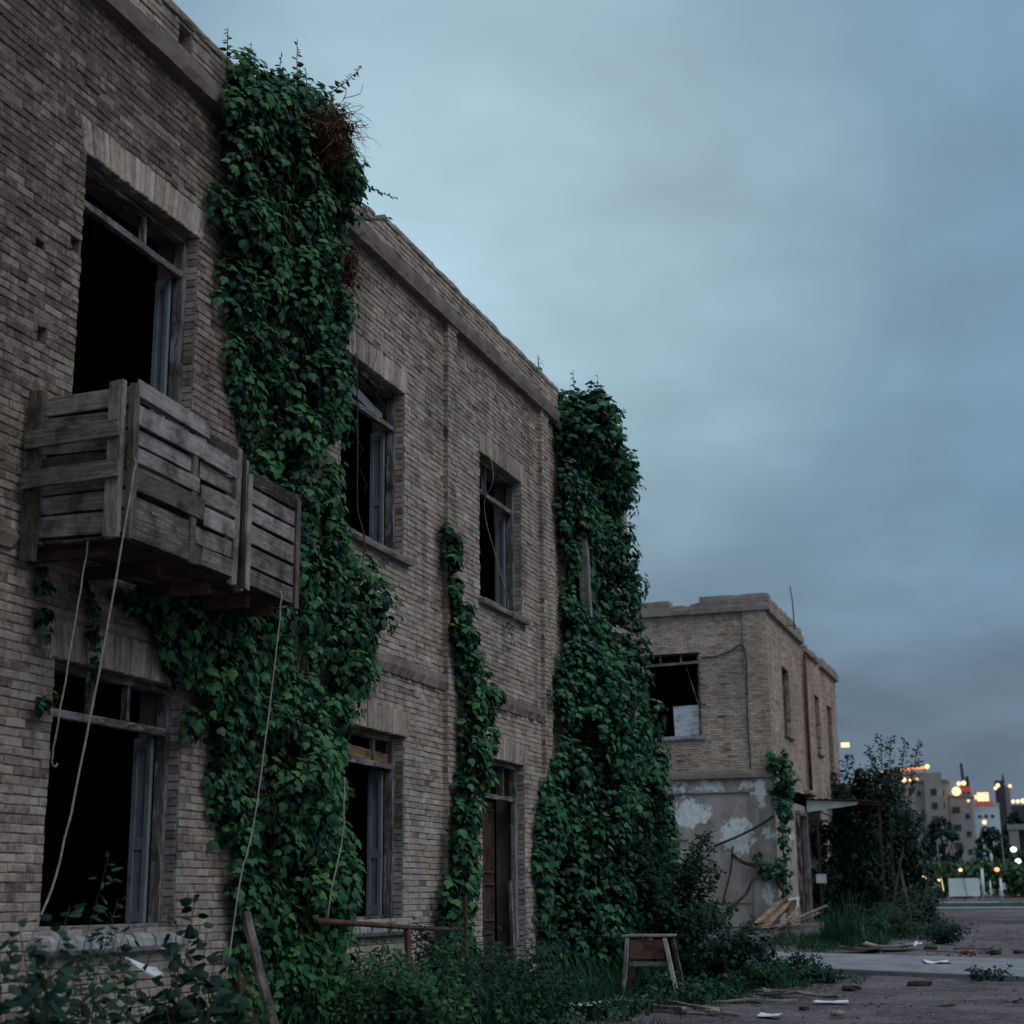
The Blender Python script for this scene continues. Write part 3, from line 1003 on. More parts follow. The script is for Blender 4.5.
# ------------------------------------------------------------------ ivy
def ivy_on_wall(root, poly, n_cl, thick, leaf, mat, per=20, tb=.40, base_x=.03, rcl=(.12, .18, .20), dens=0.0, dark_in=True):
    ymin, ymax = min(p[0] for p in poly), max(p[0] for p in poly)
    zmin, zmax = min(p[1] for p in poly), max(p[1] for p in poly)
    C, R, K, TB = [], [], [], []
    tries = 0
    while len(C) < n_cl and tries < n_cl * 40:
        tries += 1
        y, z = random.uniform(ymin, ymax), random.uniform(zmin, zmax)
        e = .10 * nz(y * 3.1, z * 3.1, 4)
        if not in_poly(y + e, z + e * .7, poly):
            continue
        d = nz(y * 1.5, z * .9, 2.2)
        if d < -0.38 + dens and random.random() < .8:
            continue
        th = thick(y, z)
        x = base_x + th * (random.random() ** .55)
        s = random.uniform(.65, 1.35)
        C.append((x, y, z))
        R.append((rcl[0] * s, rcl[1] * s, rcl[2] * s))
        K.append(int(per * s))
    P, N, T, S, Q = ell_leaves(C, R, K, out=(1, -.15, .1), size=leaf, tbase=tb)
    keep = P[:, 0] > 0.012
    return P[keep], N[keep], T[keep], S[keep], Q[keep]


def edge_dist(y, z, poly):
    best = 9
    for (a, b) in zip(poly, poly[1:] + poly[:1]):
        ax, az, bx, bz = a[0], a[1], b[0], b[1]
        L = (bx - ax) ** 2 + (bz - az) ** 2
        t = max(0, min(1, ((y - ax) * (bx - ax) + (z - az) * (bz - az)) / (L + 1e-9)))
        best = min(best, math.hypot(y - ax - t * (bx - ax), z - az - t * (bz - az)))
    return best


IV1 = [(10.25, 7.75), (10.12, 7.21), (10.15, 6.53), (10.35, 6.14), (10.42, 5.67), (10.62, 5.09), (10.92, 4.76), (10.98, 4.37), (10.6, 3.65), (9.3, 3.12), (9.62, 2.95), (10.02, 2.62), (10.25, 2.23), (10.55, 1.9), (10.65, 1.54), (10.72, 1.25), (10.9, 1.0), (10.95, .66), (11.0, .0), (13.0, .0), (12.75, .69), (12.72, 1.01), (12.6, 1.43), (12.63, 1.94), (12.6, 2.63), (13.1, 3.06), (13.22, 3.64), (12.9, 4.06), (12.55, 4.42), (12.5, 5.1), (12.42, 5.75), (12.42, 6.59), (12.25, 7.75), (12.1, 8.18), (11.6, 8.22), (11.0, 8.02)]
ivy1 = thing('climbing_ivy', 'broad column of lush ivy climbing from ground to roof right of the wooden balcony', 'ivy', (.2, 11.5, 0))
th1 = lambda y, z: min(1, .2 + edge_dist(y, z, IV1) * 1.5) * (.34 + .42 * nz(y * 1.9, z * 1.2, 9) + (.10 if z > 7.1 else 0)) + (.06 if z > 7.2 else 0)
A = [ivy_on_wall(ivy1, IV1, 900, th1, .061, 'ivy', per=40, rcl=(.11, .15, .165), dens=.10)]
# spilling over the parapet, backwards onto the roof
top = [(10.35, 7.75), (11.0, 8.0), (11.6, 8.2), (12.05, 8.1), (12.15, 7.6), (10.3, 7.5)]
C = [(random.uniform(-.35, .3), y, z) for (y, z) in [(random.uniform(10.1, 12.4), random.uniform(7.7, 8.3)) for _ in range(260)] if in_poly(y, z, top)]
A.append(ell_leaves(C, [(.15, .18, .16)] * len(C), [28] * len(C), size=.068, tbase=.40))
C, R = [(random.uniform(.08, .32), random.uniform(10.25, 11.0), random.uniform(6.2, 7.75)) for _ in range(80)], None
A.append(ell_leaves(C, [(.11, .14, .16)] * len(C), [26] * len(C), out=(1, -.15, .1), size=.068, tbase=.32))
# sparse strands on the wall at its left edge and below the balcony
C, R, K = [], [], []
for (y0, z0, y1, z1, n) in ((8.2, 3.2, 8.32, 2.72, 14), (8.74, 3.2, 8.84, 2.55, 18), (9.45, 3.2, 9.84, 2.62, 24), (10.6, 4.72, 10.9, 4.60, 6), (8.05, 2.2, 8.42, 2.36, 7), (9.0, 3.15, 9.9, 3.0, 20)):
    for i in range(n):
        q = random.random()
        C.append((.05 + random.random() * .05, y0 + (y1 - y0) * q + random.gauss(0, .03), z0 + (z1 - z0) * q))
        R.append((.03, .035, .04))
        K.append(5)
A.append(ell_leaves(C, R, K, out=(1, 0, .1), size=.05, tbase=.10))
P, N, T, S, Q = (np.concatenate([a[i] for a in A]) for i in range(5))
# brighter young leaves at a few heights; lit spots and darker left painted in
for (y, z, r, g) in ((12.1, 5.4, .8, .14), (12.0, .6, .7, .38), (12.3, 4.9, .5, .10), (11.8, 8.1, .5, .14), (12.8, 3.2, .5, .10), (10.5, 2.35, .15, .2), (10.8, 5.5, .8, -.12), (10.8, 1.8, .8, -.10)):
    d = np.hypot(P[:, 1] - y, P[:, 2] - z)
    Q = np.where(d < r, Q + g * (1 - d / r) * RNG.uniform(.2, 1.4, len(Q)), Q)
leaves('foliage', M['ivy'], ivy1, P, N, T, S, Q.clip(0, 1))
w = MB()
for (y, z0_, z1_) in ((11.2, 0, 3.2), (11.3, 0, 7.4), (11.6, 0, 7.8), (11.9, .2, 6.5), (11.55, 1, 7.8), (12.0, 0, 4.0)):
    pts = []
    z = z0_
    while z < z1_:
        pts.append((.05 + .05 * random.random(), y + .22 * nz(z * .9, y * 3), z))
        z += .25
    w.tube(pts, .02, 5, .009)
for i in range(14):   # loose hanging tendrils in front
    y, z = random.uniform(10.3, 12.4), random.uniform(1.8, 7.0)
    pts = [(.45 + .1 * random.random() + .02 * k, y + .05 * nz(k * .8, i), z - .11 * k) for k in range(8)]
    w.tube(pts, .004, 4, .002)
w.build('vine_stem', M['stem'], ivy1, smooth=True)


def dead_tuft(parent, c, r, n, label):
    w = MB()
    c = V(c)
    for i in range(n):
        s = c + V([max(-.85, min(.85, random.gauss(0, k_))) for k_ in (.4, .5, .5)]) * r
        d = V((random.gauss(.25, .7), random.gauss(.15, .8), random.gauss(-.15, .8))).normalized()
        L = r * min(1.0, abs(random.gauss(.5, .3))) + .03
        side = d.cross(V((random.random(), random.random(), random.random()))).normalized() * random.uniform(.002, .004)
        pts = [s]
        k = random.uniform(-.5, .5)
        for q in range(3):
            d = (d + V((random.gauss(0, .35), random.gauss(0, .35), -.28 + random.gauss(0, .3)))).normalized()
            pts.append(pts[-1] + d * (L / 3))
        tn = random.random()
        for a, b in zip(pts, pts[1:]):
            w.add([a - side, a + side, b + side, b - side], [(0, 1, 2, 3)], tn)
    o = w.build('dead_tendrils', M['dry'], parent, label)
    C = [tuple(c + V((random.gauss(0, .45), random.gauss(0, .6), random.gauss(0, .6))) * r) for _ in range(16)]
    leaves('dead_leaves', M['dry'], o, *ell_leaves(C, [(.07, .08, .08)] * 16, [int(n / 60)] * 16, out=(1, 0, 0), size=.055, tbase=.45), template='oval')
    return o


dead_tuft(ivy1, (.52, 11.26, 7.58), .26, 1100, 'dry reddish brown tuft near the top of the ivy')
dead_tuft(ivy1, (.46, 11.72, 6.54), .17, 520, 'smaller dry reddish tuft halfway up the ivy')


def sprig(parent, p0, p1, n, leaf=.05, sag=.03):
    p0, p1 = V(p0), V(p1)
    pts = [p0.lerp(p1, i / 6) + V((0, 0, -sag * math.sin(math.pi * i / 6))) + V((0, .012 * nz(i * 1.3, p0.y * 5), .01 * nz(i * 1.1, p0.z * 7))) for i in range(7)]
    w = MB()
    w.tube(pts, .006, 5, .003)
    st = w.build('sprig', M['stem'], parent)
    d = (p1 - p0).normalized()
    P, N, T, S, Q = [], [], [], [], []
    for i in range(n):
        q = (i + .5) / n
        k = min(5, int(q * 6))
        p = pts[k].lerp(pts[k + 1], q * 6 - k)
        a = random.uniform(0, 6.28)
        s = d.cross(V((math.cos(a), math.sin(a), .3))).normalized()
        P.append(p)
        T.append(s + d * .4 + V((0, 0, -.15)))
        N.append(V((random.gauss(.5, .4), random.gauss(-.3, .4), random.gauss(.6, .3))))
        S.append(leaf * (1.25 - .75 * q) * random.uniform(.75, 1.25))
        Q.append(random.uniform(.1, .5))
    leaves('sprig_leaves', M['ivy'], st, P, N, T, S, Q, 'oval')


for (a, b, n, lf) in (((.2, 10.05, 7.55), (.2, 10.03, 7.98), 22, .075), ((.2, 11.28, 8.0), (.2, 11.25, 8.55), 26, .07), ((.2, 11.95, 8.4), (.2, 12.64, 9.05), 26, .07), ((.25, 12.45, 7.75), (.2, 13.57, 8.05), 26, .055),
                      ((.2, 10.45, 7.7), (.2, 10.42, 8.06), 12, .07), ((.2, 10.9, 7.95), (.22, 10.93, 8.25), 10, .07), ((.2, 12.5, 7.4), (.3, 13.15, 7.65), 10, .09), ((.15, 11.6, 8.2), (.1, 11.62, 8.5), 10, .07)):
    sprig(ivy1, a, b, n, lf)

# narrow vine beside the door
V2 = [(15.25, 4.9, .05), (15.33, 4.4, .10), (15.5, 4.0, .20), (15.68, 3.65, .28), (15.85, 3.3, .36), (15.88, 2.95, .36), (15.78, 2.55, .34), (15.62, 2.1, .32), (15.48, 1.7, .32), (15.36, 1.3, .30), (15.28, .95, .30), (15.25, .6, .34), (15.3, .3, .36)]
ivy2 = thing('climbing_ivy', 'narrow ivy strand creeping up the brick pilaster left of the dark doorway', 'ivy', (.15, 15.4, 0))
C, R, K = [], [], []
for (a, b) in zip(V2, V2[1:]):
    n = int(6 + 60 * a[2])
    for i in range(n):
        q = random.random()
        hw = a[2] + (b[2] - a[2]) * q
        C.append((.09 + random.random() ** .7 * (.06 + .5 * hw), a[0] + (b[0] - a[0]) * q + random.uniform(-1, 1) * hw * .8, a[1] + (b[1] - a[1]) * q))
        R.append((.07, .09, .10))
        K.append(9)
for i in range(16):
    q = random.random()
    C.append((.10, 16.2 + 1.0 * q, 3.34 + .06 * random.random()))
    R.append((.05, .09, .05))
    K.append(6)
for i in range(9):
    C.append((.09, 15.22 + random.gauss(0, .07), random.uniform(4.6, 5.0)))
    R.append((.05, .05, .06))
    K.append(5)
leaves('foliage', M['ivy'], ivy2, *ell_leaves(C, R, [int(k * 1.5) for k in K], out=(1, -.1, .1), size=.08, tbase=.42))
w = MB()
w.tube(smooth_pts([(.09, p[0], p[1]) for p in V2], 3), .014, 5, .012)
w.tube(smooth_pts([(.10, p[0] + .08, p[1]) for p in V2[2:]], 3), .012, 5, .01)
w.build('vine_stem', M['stem'], ivy2, smooth=True)
# small dry tufts of weed on ledges of the main building
for nm, lab, (y, z, n, s) in (('ledge_plant', 'small weed hanging from the broken belt course beside the narrow ivy strand', (18.85, 3.55, 8, .05)), ('ledge_plant', 'tiny leafy sprig rooted below the far upstairs window sill', (17.3, 4.22, 6, .05)), ('ledge_plant', 'little bare twig growing on the parapet just before the far ivy', (18.55, 7.8, 5, .035))):
    t_ = thing(nm, lab, 'plant', (.06, y, z))
    P = [(.08 + random.random() * .06, y + random.gauss(0, .06), z + random.gauss(0, .10) + (.12 if z > 7 else 0)) for _ in range(n * 4)]
    leaves('foliage', M['ivy'], t_, P, [(1, random.gauss(0, .5), .6) for _ in P], [(.1, random.gauss(0, .6), -1) for _ in P], [s * random.uniform(.7, 1.4) for _ in P], [random.random() * .5 for _ in P], 'oval')
    w = MB()
    for i in range(4):
        w.tube([(.04, y, z - .02), (.08, y + random.gauss(0, .05), z + .06), (.12, y + random.gauss(0, .12), z + (.2 if z > 7 else -.12))], .004, 4, .002)
    w.build('stem', M['stem'], t_)

# far ivy mass over the end of the building
IV3 = [(19.45, 7.35), (19.7, 7.75), (20.2, 7.9), (20.8, 7.85), (21.3, 7.6), (21.7, 7.1), (21.8, 6.6), (21.6, 5.6), (21.6, 4.9), (22.0, 4.3), (22.5, 3.7), (22.8, 3.0), (22.5, 2.2), (22.6, 1.0), (22.6, 0.05), (18.6, .05), (18.45, .9), (18.35, 1.6), (18.6, 2.3), (19.0, 2.9), (19.2, 3.7), (19.6, 4.3), (19.7, 5.1), (19.5, 6.2)]
ivy3 = thing('climbing_ivy', 'huge dark ivy mass swallowing the far end of the brick building', 'ivy', (.4, 20.8, 0))


def th3(y, z):
    col = .5 + .5 * math.cos((y - 19.5) * 3.6 + .8 * nz(z * .7, 3))   # hanging columns
    e = min(1, .2 + edge_dist(y, z, IV3) * 1.3)
    return e * (.20 + .58 * col + .26 * nz(y * 1.6, z * 1.1, 31) + (.18 if z < 4.2 and y > 18.6 else 0))


HOLE3 = [(POSTY - .2, 4.95), (POSTY + .12, 4.95), (POSTY + .06, 5.7), (POSTY - .18, 5.85)]
HOLE3b = [(21.15, 4.5), (21.6, 4.5), (21.6, 5.05), (21.15, 5.05)]
A = [ivy_on_wall(ivy3, IV3, 1400, th3, .076, 'ivy_far', per=30, tb=.36, rcl=(.13, .17, .20), dens=.14)]
top3 = [(19.5, 7.5), (19.8, 7.85), (20.4, 8.02), (21.0, 7.85), (21.5, 7.5), (21.8, 6.9), (19.5, 7.0)]
C = [(random.uniform(-.4, .6), y, z) for (y, z) in [(random.uniform(19.5, 21.8), random.uniform(7.0, 8.02)) for _ in range(300)] if in_poly(y, z, top3)]
A.append(ell_leaves(C, [(.18, .20, .18)] * len(C), [20] * len(C), size=.094, tbase=.42))
# skirt at the foot bulging out into the yard, and the far end return
C = [(random.uniform(.2, .95) * (1 - .25 * abs(z - 1.0)), y, z) for (y, z) in [(random.uniform(19.3, 22.6), random.uniform(.15, 2.6)) for _ in range(230)]]
A.append(ell_leaves(C, [(.2, .22, .25)] * len(C), [21] * len(C), size=.092, tbase=.30))
C = [(random.uniform(-.6, .5), random.uniform(22.6, 23.4), random.uniform(.2, 3.6)) for _ in range(130)]
A.append(ell_leaves(C, [(.2, .2, .25)] * len(C), [20] * len(C), size=.092, tbase=.35))
P, N, T, S, Q = (np.concatenate([a[i] for a in A]) for i in range(5))
keep = np.array([not (in_poly(y, z, HOLE3) or in_poly(y, z, HOLE3b)) for (x, y, z) in P])
P, N, T, S, Q = P[keep], N[keep], T[keep], S[keep], Q[keep]
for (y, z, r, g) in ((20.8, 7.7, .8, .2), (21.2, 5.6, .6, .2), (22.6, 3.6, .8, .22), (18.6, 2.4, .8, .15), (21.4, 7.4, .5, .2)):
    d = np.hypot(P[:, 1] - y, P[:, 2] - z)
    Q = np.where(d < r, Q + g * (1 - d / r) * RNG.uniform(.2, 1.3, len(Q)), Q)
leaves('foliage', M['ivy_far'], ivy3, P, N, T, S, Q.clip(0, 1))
w = MB()
for (y, z0_, z1_) in ((20.6, 0, 7.5), (20.3, 0, 7.6), (20.9, 0, 7.6), (21.2, 0, 7.0), (21.8, 0, 4)):
    pts, z = [], z0_
    while z < z1_:
        pts.append((.08 + .06 * random.random(), y + .25 * nz(z * .8, y * 3), z))
        z += .3
    w.tube(pts, .026, 5, .01)
w.build('vine_stem', M['stem'], ivy3, smooth=True)
for (a, b, n, lf) in (((.5, 21.7, 7.2), (.5, 22.6, 7.18), 24, .06), ((.5, 21.7, 7.05), (.5, 22.0, 6.95), 5, .12), ((.4, 20.3, 8.0), (.4, 20.35, 8.3), 10, .08), ((.3, 19.5, 7.85), (.3, 19.45, 8.1), 8, .08), ((.5, 21.2, 7.9), (.5, 21.4, 8.12), 8, .09)):
    sprig(ivy3, a, b, n, lf)

# ------------------------------------------------------------------ second building
B2Y = 36.0
b2 = thing('brick_building', 'smaller flat roofed brick building beyond the ivy with peeling plaster ground floor', 'building', (-4, 42, .4))
fh = [(-2.95, -1.60, 4.74, 6.68), (-6.6, -5.2, 4.74, 6.68)]
sh = [(38.0, 39.1, 4.90, 6.54), (43.5, 44.4, 4.90, 6.50), (46.0, 46.95, 4.60, 6.50)]
mb = MB()
FX, FN, FO = V((1, 0, 0)), V((0, -1, 0)), V((0, B2Y, 0))
brickwork(mb, FO, FX, FN, -10, 0.0, 3.90, 7.60, fh, proud=.011)
brickwork(mb, OR, EY, EX, B2Y, 41.3, 3.6, 7.60, sh, proud=.011)
brickwork(mb, OR, EY, EX, 41.5, 48.2, 3.3, 7.45, sh, proud=.011)
jambs(mb, FO, FX, FN, fh)
jambs(mb, OR, EY, EX, sh)
mb.build('brick_wall', M['brick_far'], b2)
mb = MB()
wall_core(mb, lambda m_, a, b, c, d: m_.box(a, b, B2Y, B2Y + .36, c, d), -10, -.37, 3.88, 7.6, fh)
wall_core(mb, lambda m_, a, b, c, d: m_.box(-.36, 0, a, b, c, d), B2Y + .001, 48.2, 3.3, 7.6, sh)
mb.build('mortar_bed', M['mortar'], b2)
mb = MB()
mb.box(-9.9, -.37, 47.9, 48.2, .2, 7.5)
mb.box(-10, -9.7, B2Y + .37, 48.2, .2, 7.5)
mb.box(-9.6, -.38, B2Y + .38, 47.8, 3.5, 3.7)
mb.box(-9.6, -.38, B2Y + 4, B2Y + 4.2, 3.7, 7.4)
mb.build('interior', M['dark'], b2)
mb = MB()
mb.box(-9.98, -.38, B2Y + .38, 48.18, 7.42, 7.56)
mb.build('roof', M['concrete'], b2)
mb = MB()
mb.box(-.52, .03, B2Y - .055, B2Y + .02, 3.92, 7.58)
brickwork(mb, V((0, B2Y - .06, 0)), FX, FN, -.52, .03, 3.92, 7.58, blen=.18)
mb.build('pilaster', M['brick_far'], b2)
mb = MB()
rough_band(mb, -10, .13, 7.58, 7.78, .14, axis='x', base=B2Y, step=.15, chip=.03)
rough_band(mb, B2Y - .02, 41.35, 7.56, 7.76, .12, axis='y', step=.15, chip=.04)
rough_band(mb, 44.7, 48.3, 7.42, 7.68, .12, axis='y', step=.15, chip=.07)
rough_band(mb, 41.7, 44.2, 7.42, 7.60, .12, axis='y', step=.15, chip=.09)
mb.build('cornice', M['coping'], b2)
mb = MB()
rough_band(mb, -1.52, .10, 7.782, 7.99, .10, back=-.3, axis='x', base=B2Y, step=.12, chip=.03)
rough_band(mb, -10, -2.25, 7.782, 7.95, .10, back=-.3, axis='x', base=B2Y, step=.12, chip=.05)
rough_band(mb, -1.75, -1.5, 7.782, 7.86, .06, back=-.3, axis='x', base=B2Y, step=.08, chip=.08)
rough_band(mb, -2.15, -1.9, 7.782, 7.82, .06, back=-.3, axis='x', base=B2Y, step=.08, chip=.05)
rough_band(mb, B2Y + .05, 41.2, 7.762, 7.95, .09, back=-.3, axis='y', step=.12, chip=.05)
mb.build('parapet', M['coping'], b2)
# plaster ground floor
door_h = [(39.0, 40.3, .3, 3.02)]
mb = MB()
wall_core(mb, lambda m_, a, b, c, d: m_.box(a, b, B2Y + .0, B2Y + .35, c, d), -10, -.37, .0, 3.72, [])
wall_core(mb, lambda m_, a, b, c, d: m_.box(-.36, .0, a, b, c, d), B2Y + .001, 41.9, .0, 3.6, door_h)
mb.box(-.36, -.02, 41.9, 48.1, .0, 3.3)
mb.build('plaster_wall', M['plaster'], b2)
mb = MB()
mb.box(-.55, .02, B2Y - .05, B2Y - .002, .05, 3.72)
mb.box(-10, -.56, B2Y - .045, B2Y - .002, 3.41, 3.47)
for x in (-2.1, -4.5):
    mb.box(x - .015, x + .015, B2Y - .012, B2Y - .002, 2.4, 3.42)
mb.box(-10, -2.0, B2Y - .04, B2Y - .002, 2.37, 2.41)
for zz in (.95,):
    mb.box(-2.6, -.56, B2Y - .03, B2Y - .002, zz, zz + .02)
mb.build('plaster_moulding', M['plaster'], b2)
mb = MB()
rough_band(mb, -10, .10, 3.725, 3.92, .13, axis='x', base=B2Y, step=.15, chip=.04)
rough_band(mb, 40.6, 42.2, 3.62, 3.72, .16, axis='y', step=.15, chip=.04)
mb.build('ledge', M['coping'], b2)
# openings of the second building
w = MB()
w.beam((-2.95, B2Y + .1, 6.44), (-1.6, B2Y + .1, 6.47), .06, .06, side=EZ, tint=.8)
for x in (-2.55, -2.05):
    w.beam((x, B2Y + .1, 6.47), (x, B2Y + .1, 6.66), .04, .04, side=EX, tint=.6)
w.beam((-1.64, B2Y + .1, 4.76), (-1.64, B2Y + .1, 6.66), .05, .05, side=EX, tint=.3)
w.beam((-1.95, B2Y + .12, 6.42), (-1.68, B2Y + .10, 5.5), .02, .02, side=EX, tint=.2)
wf = w.build('window', M['frame'], b2, 'broad empty upstairs opening with a sagging transom')
w = MB()
w.beam((-2.28, B2Y + .16, 5.10), (-1.66, B2Y + .16, 5.12), .70, .03, side=EZ, tint=.8)
w.build('white_panel', M['white_wood'], wf)
w = MB()
rough_band(w, -3.0, -1.5, 4.64, 4.735, .08, back=-.25, axis='x', base=B2Y, step=.1, chip=.03)
w.build('sill', M['sill'], wf)
for i, (a, b, c, d) in enumerate(sh):
    w = MB()
    for y in (a + .03, b - .03):
        w.beam((-.18, y, c), (-.18, y, d), .06, .07, side=EY, tint=.6)
    w.beam((-.18, a + .06, d - .03), (-.18, b - .06, d - .03), .06, .07, side=EZ, tint=.5)
    f_ = w.build('window', M['wood_brown'], b2)
    w = MB()
    w.beam((-.21, (a + b) / 2 + (.2 if i < 2 else 0), c + .02), (-.21, (a + b) / 2 + (.2 if i < 2 else 0), d - .07), .38 if i < 2 else b - a - .14, .03, side=EY, tint=.5)
    w.build('shutter', M['wood_red'], f_)
    w = MB()
    rough_band(w, a - .08, b + .08, c - .08, c - .005, .09, back=-.2, axis='y', step=.1, chip=.03)
    w.build('sill', M['concrete'], f_)
w = MB()
w.tube([(.09, 41.42, 7.3), (.08, 41.42, 5.5), (.08, 41.43, 3.75)], .05, 8)
w.build('drainpipe', M['rust'], b2, smooth=True)
w = MB()
w.beam((.04, 39.05, .35), (.04, 39.05, 3.02), .10, .12, side=EY, tint=.3)
w.beam((.05, 40.25, .35), (.05, 40.25, 3.02), .14, .14, side=EY, tint=.8)
w.beam((.045, 39.0, 3.07), (.045, 40.3, 3.07), .10, .12, side=EZ, tint=.5)
d2 = w.build('door_frame', M['frame'], b2)
w = MB()
w.beam((-.20, 39.12, .40), (-.20, 39.12, 2.98), .06, .2, side=EY, tint=.3)
w.beam((-.16, 39.95, .40), (-.16, 39.95, 2.98), .45, .04, side=EY, tint=.4)
w.build('door_leaf', M['wood_red'], d2)
# aerial rod on its roof
w = MB()
w.tube([(.30, 38.5, 7.5), (.29, 38.5, 8.2), (.24, 38.5, 8.62)], .018, 6, .010)
w.tube([(.30, 38.5, 7.6), (.0, 38.6, 7.65)], .012, 5)
props(w.build('roof_aerial', M['cable'], origin=(.3, 38.5, 7.6)), 'thin aerial rod standing on the roof edge of the smaller building', 'aerial')
rope('loose_cable', 'dark cable sagging along the upper front wall of the smaller building', [(-1.55, B2Y - .03, 6.56), (-1.2, B2Y - .05, 6.55), (-.85, B2Y - .05, 6.66), (-.5, B2Y - .08, 6.70), (-.5, B2Y - .08, 5.2), (-.48, B2Y - .08, 3.95)], .016, 'cable', 'cable')

# dead vines and green vine on the second building
rope('dead_branch', 'bare brown branch slanting across the white plaster patch of the smaller building', [(.02, 35.85, 2.86), (-.3, 35.84, 2.66), (-.75, 35.88, 2.45), (-1.2, 35.9, 2.28), (-1.4, 35.92, 2.2)], .028, 'stem', 'branch')
rope('dead_branch', 'thick bare vine stem curving over the lower plaster wall to the boards', [(-1.0, 35.9, 2.05), (-.75, 35.85, 1.85), (-.3, 35.8, 1.7), (.0, 35.78, 1.5), (.18, 35.7, 1.15), (.22, 35.6, .75)], .045, 'stem', 'branch')
rope('dead_branch', 'straight thin stick leaning upright on the plaster wall left of the bare vine', [(-.96, 35.9, 2.2), (-1.05, 35.88, 1.6), (-1.25, 35.8, .9)], .022, 'stem', 'branch')
rope('dead_branch', 'crooked dark branch rising from the dark bush before the plaster wall', [(-1.1, 35.0, .5), (-.9, 35.1, .85), (-.6, 35.3, 1.15), (-.45, 35.4, 1.45), (-.3, 35.5, 1.5)], .035, 'stem', 'branch')
iv4 = thing('climbing_ivy', 'small vine hanging on the corner of the smaller plastered building', 'ivy', (.2, 35.9, .4))
C, R, K = [], [], []
for (x, z, hw, n) in ((.18, 4.1, .22, 12), (.25, 3.85, .28, 18), (.26, 3.55, .27, 18), (.25, 3.25, .22, 15), (.23, 3.0, .16, 11), (.22, 2.75, .11, 8), (.2, 2.4, .06, 5), (.22, 2.1, .05, 4), (.14, 1.85, .12, 7), (.05, 1.65, .2, 11), (.15, 1.4, .14, 8), (.2, 1.15, .09, 5), (-.25, 1.75, .1, 3), (-.4, 2.0, .08, 3)):
    for i in range(n):
        C.append((x + random.uniform(-hw, hw), 35.82 + random.uniform(-.16, .10), z + random.uniform(-.2, .2)))
        R.append((.09, .08, .10))
        K.append(9)
leaves('foliage', M['ivy_far'], iv4, *ell_leaves(C, R, K, out=(.3, -1, .1), size=.085, tbase=.38))
w = MB()
w.tube(smooth_pts([(.2, 35.8, .5), (.22, 35.85, 1.2), (.18, 35.85, 2.2), (.24, 35.86, 3.2), (.2, 35.88, 4.2)], 4), .03, 5, .012)
w.build('vine_stem', M['stem'], iv4, smooth=True)

# canopy beside it
cn = thing('lean_to_canopy', 'sagging tin roofed canopy with pale fascia built on the side of the smaller building', 'canopy', (1.0, 41.5, .45))
w = MB()
vs, fs = [], []
n = 44
for i in range(n + 1):
    x = .02 + 1.88 * i / n
    for y in (40.6, 43.6):
        zz = 3.52 - .15 * (x / 2) + .018 * math.sin(i * 1.6) + .03 * nz(x * 2, y)
        vs += [(x, y, zz), (x, y, zz - .02)]
for i in range(n):
    o = i * 4
    fs += [(o, o + 4, o + 6, o + 2), (o + 1, o + 3, o + 7, o + 5), (o, o + 1, o + 5, o + 4), (o + 2, o + 6, o + 7, o + 3)]
w.add(vs, fs)
w.build('tin_roof', M['rust'], cn)
w = MB()
w.add([(.05, 40.68, 3.46), (1.35, 40.68, 3.38), (1.30, 40.68, 3.31), (.05, 40.68, 3.16), (.05, 40.72, 3.46), (1.35, 40.72, 3.38), (1.30, 40.72, 3.31), (.05, 40.72, 3.16)], [(0, 3, 2, 1), (4, 5, 6, 7), (0, 1, 5, 4), (1, 2, 6, 5), (2, 3, 7, 6), (3, 0, 4, 7)], .8)
w.build('fascia', M['sheet'], cn)
w = MB()
w.beam((1.35, 40.72, 3.36), (1.88, 40.72, 3.33), .10, .06, side=EZ)
w.beam((.1, 43.4, 3.42), (1.86, 43.4, 3.30), .12, .08, side=EZ)
w.beam((.1, 42.1, 3.42), (1.86, 42.1, 3.30), .12, .08, side=EZ)
w.build('rafter', M['wood_brown'], cn)
for (x, y) in ((1.84, 40.8), (1.84, 43.4), (.3, 40.72)):
    w = MB()
    w.beam((x, y, .4), (x, y, 3.34 if x > 1 else 3.16), .06, .06, segs=3, wob=.02)
    w.build('post', M['bark'], cn)
w = MB()
w.box(.2, .45, 40.62, 40.66, 1.40, 1.62)
props(w.build('wall_plate', M['sheet'], origin=(.3, 40.64, 1.4)), 'small pale plate fixed on the post under the canopy', 'plate')


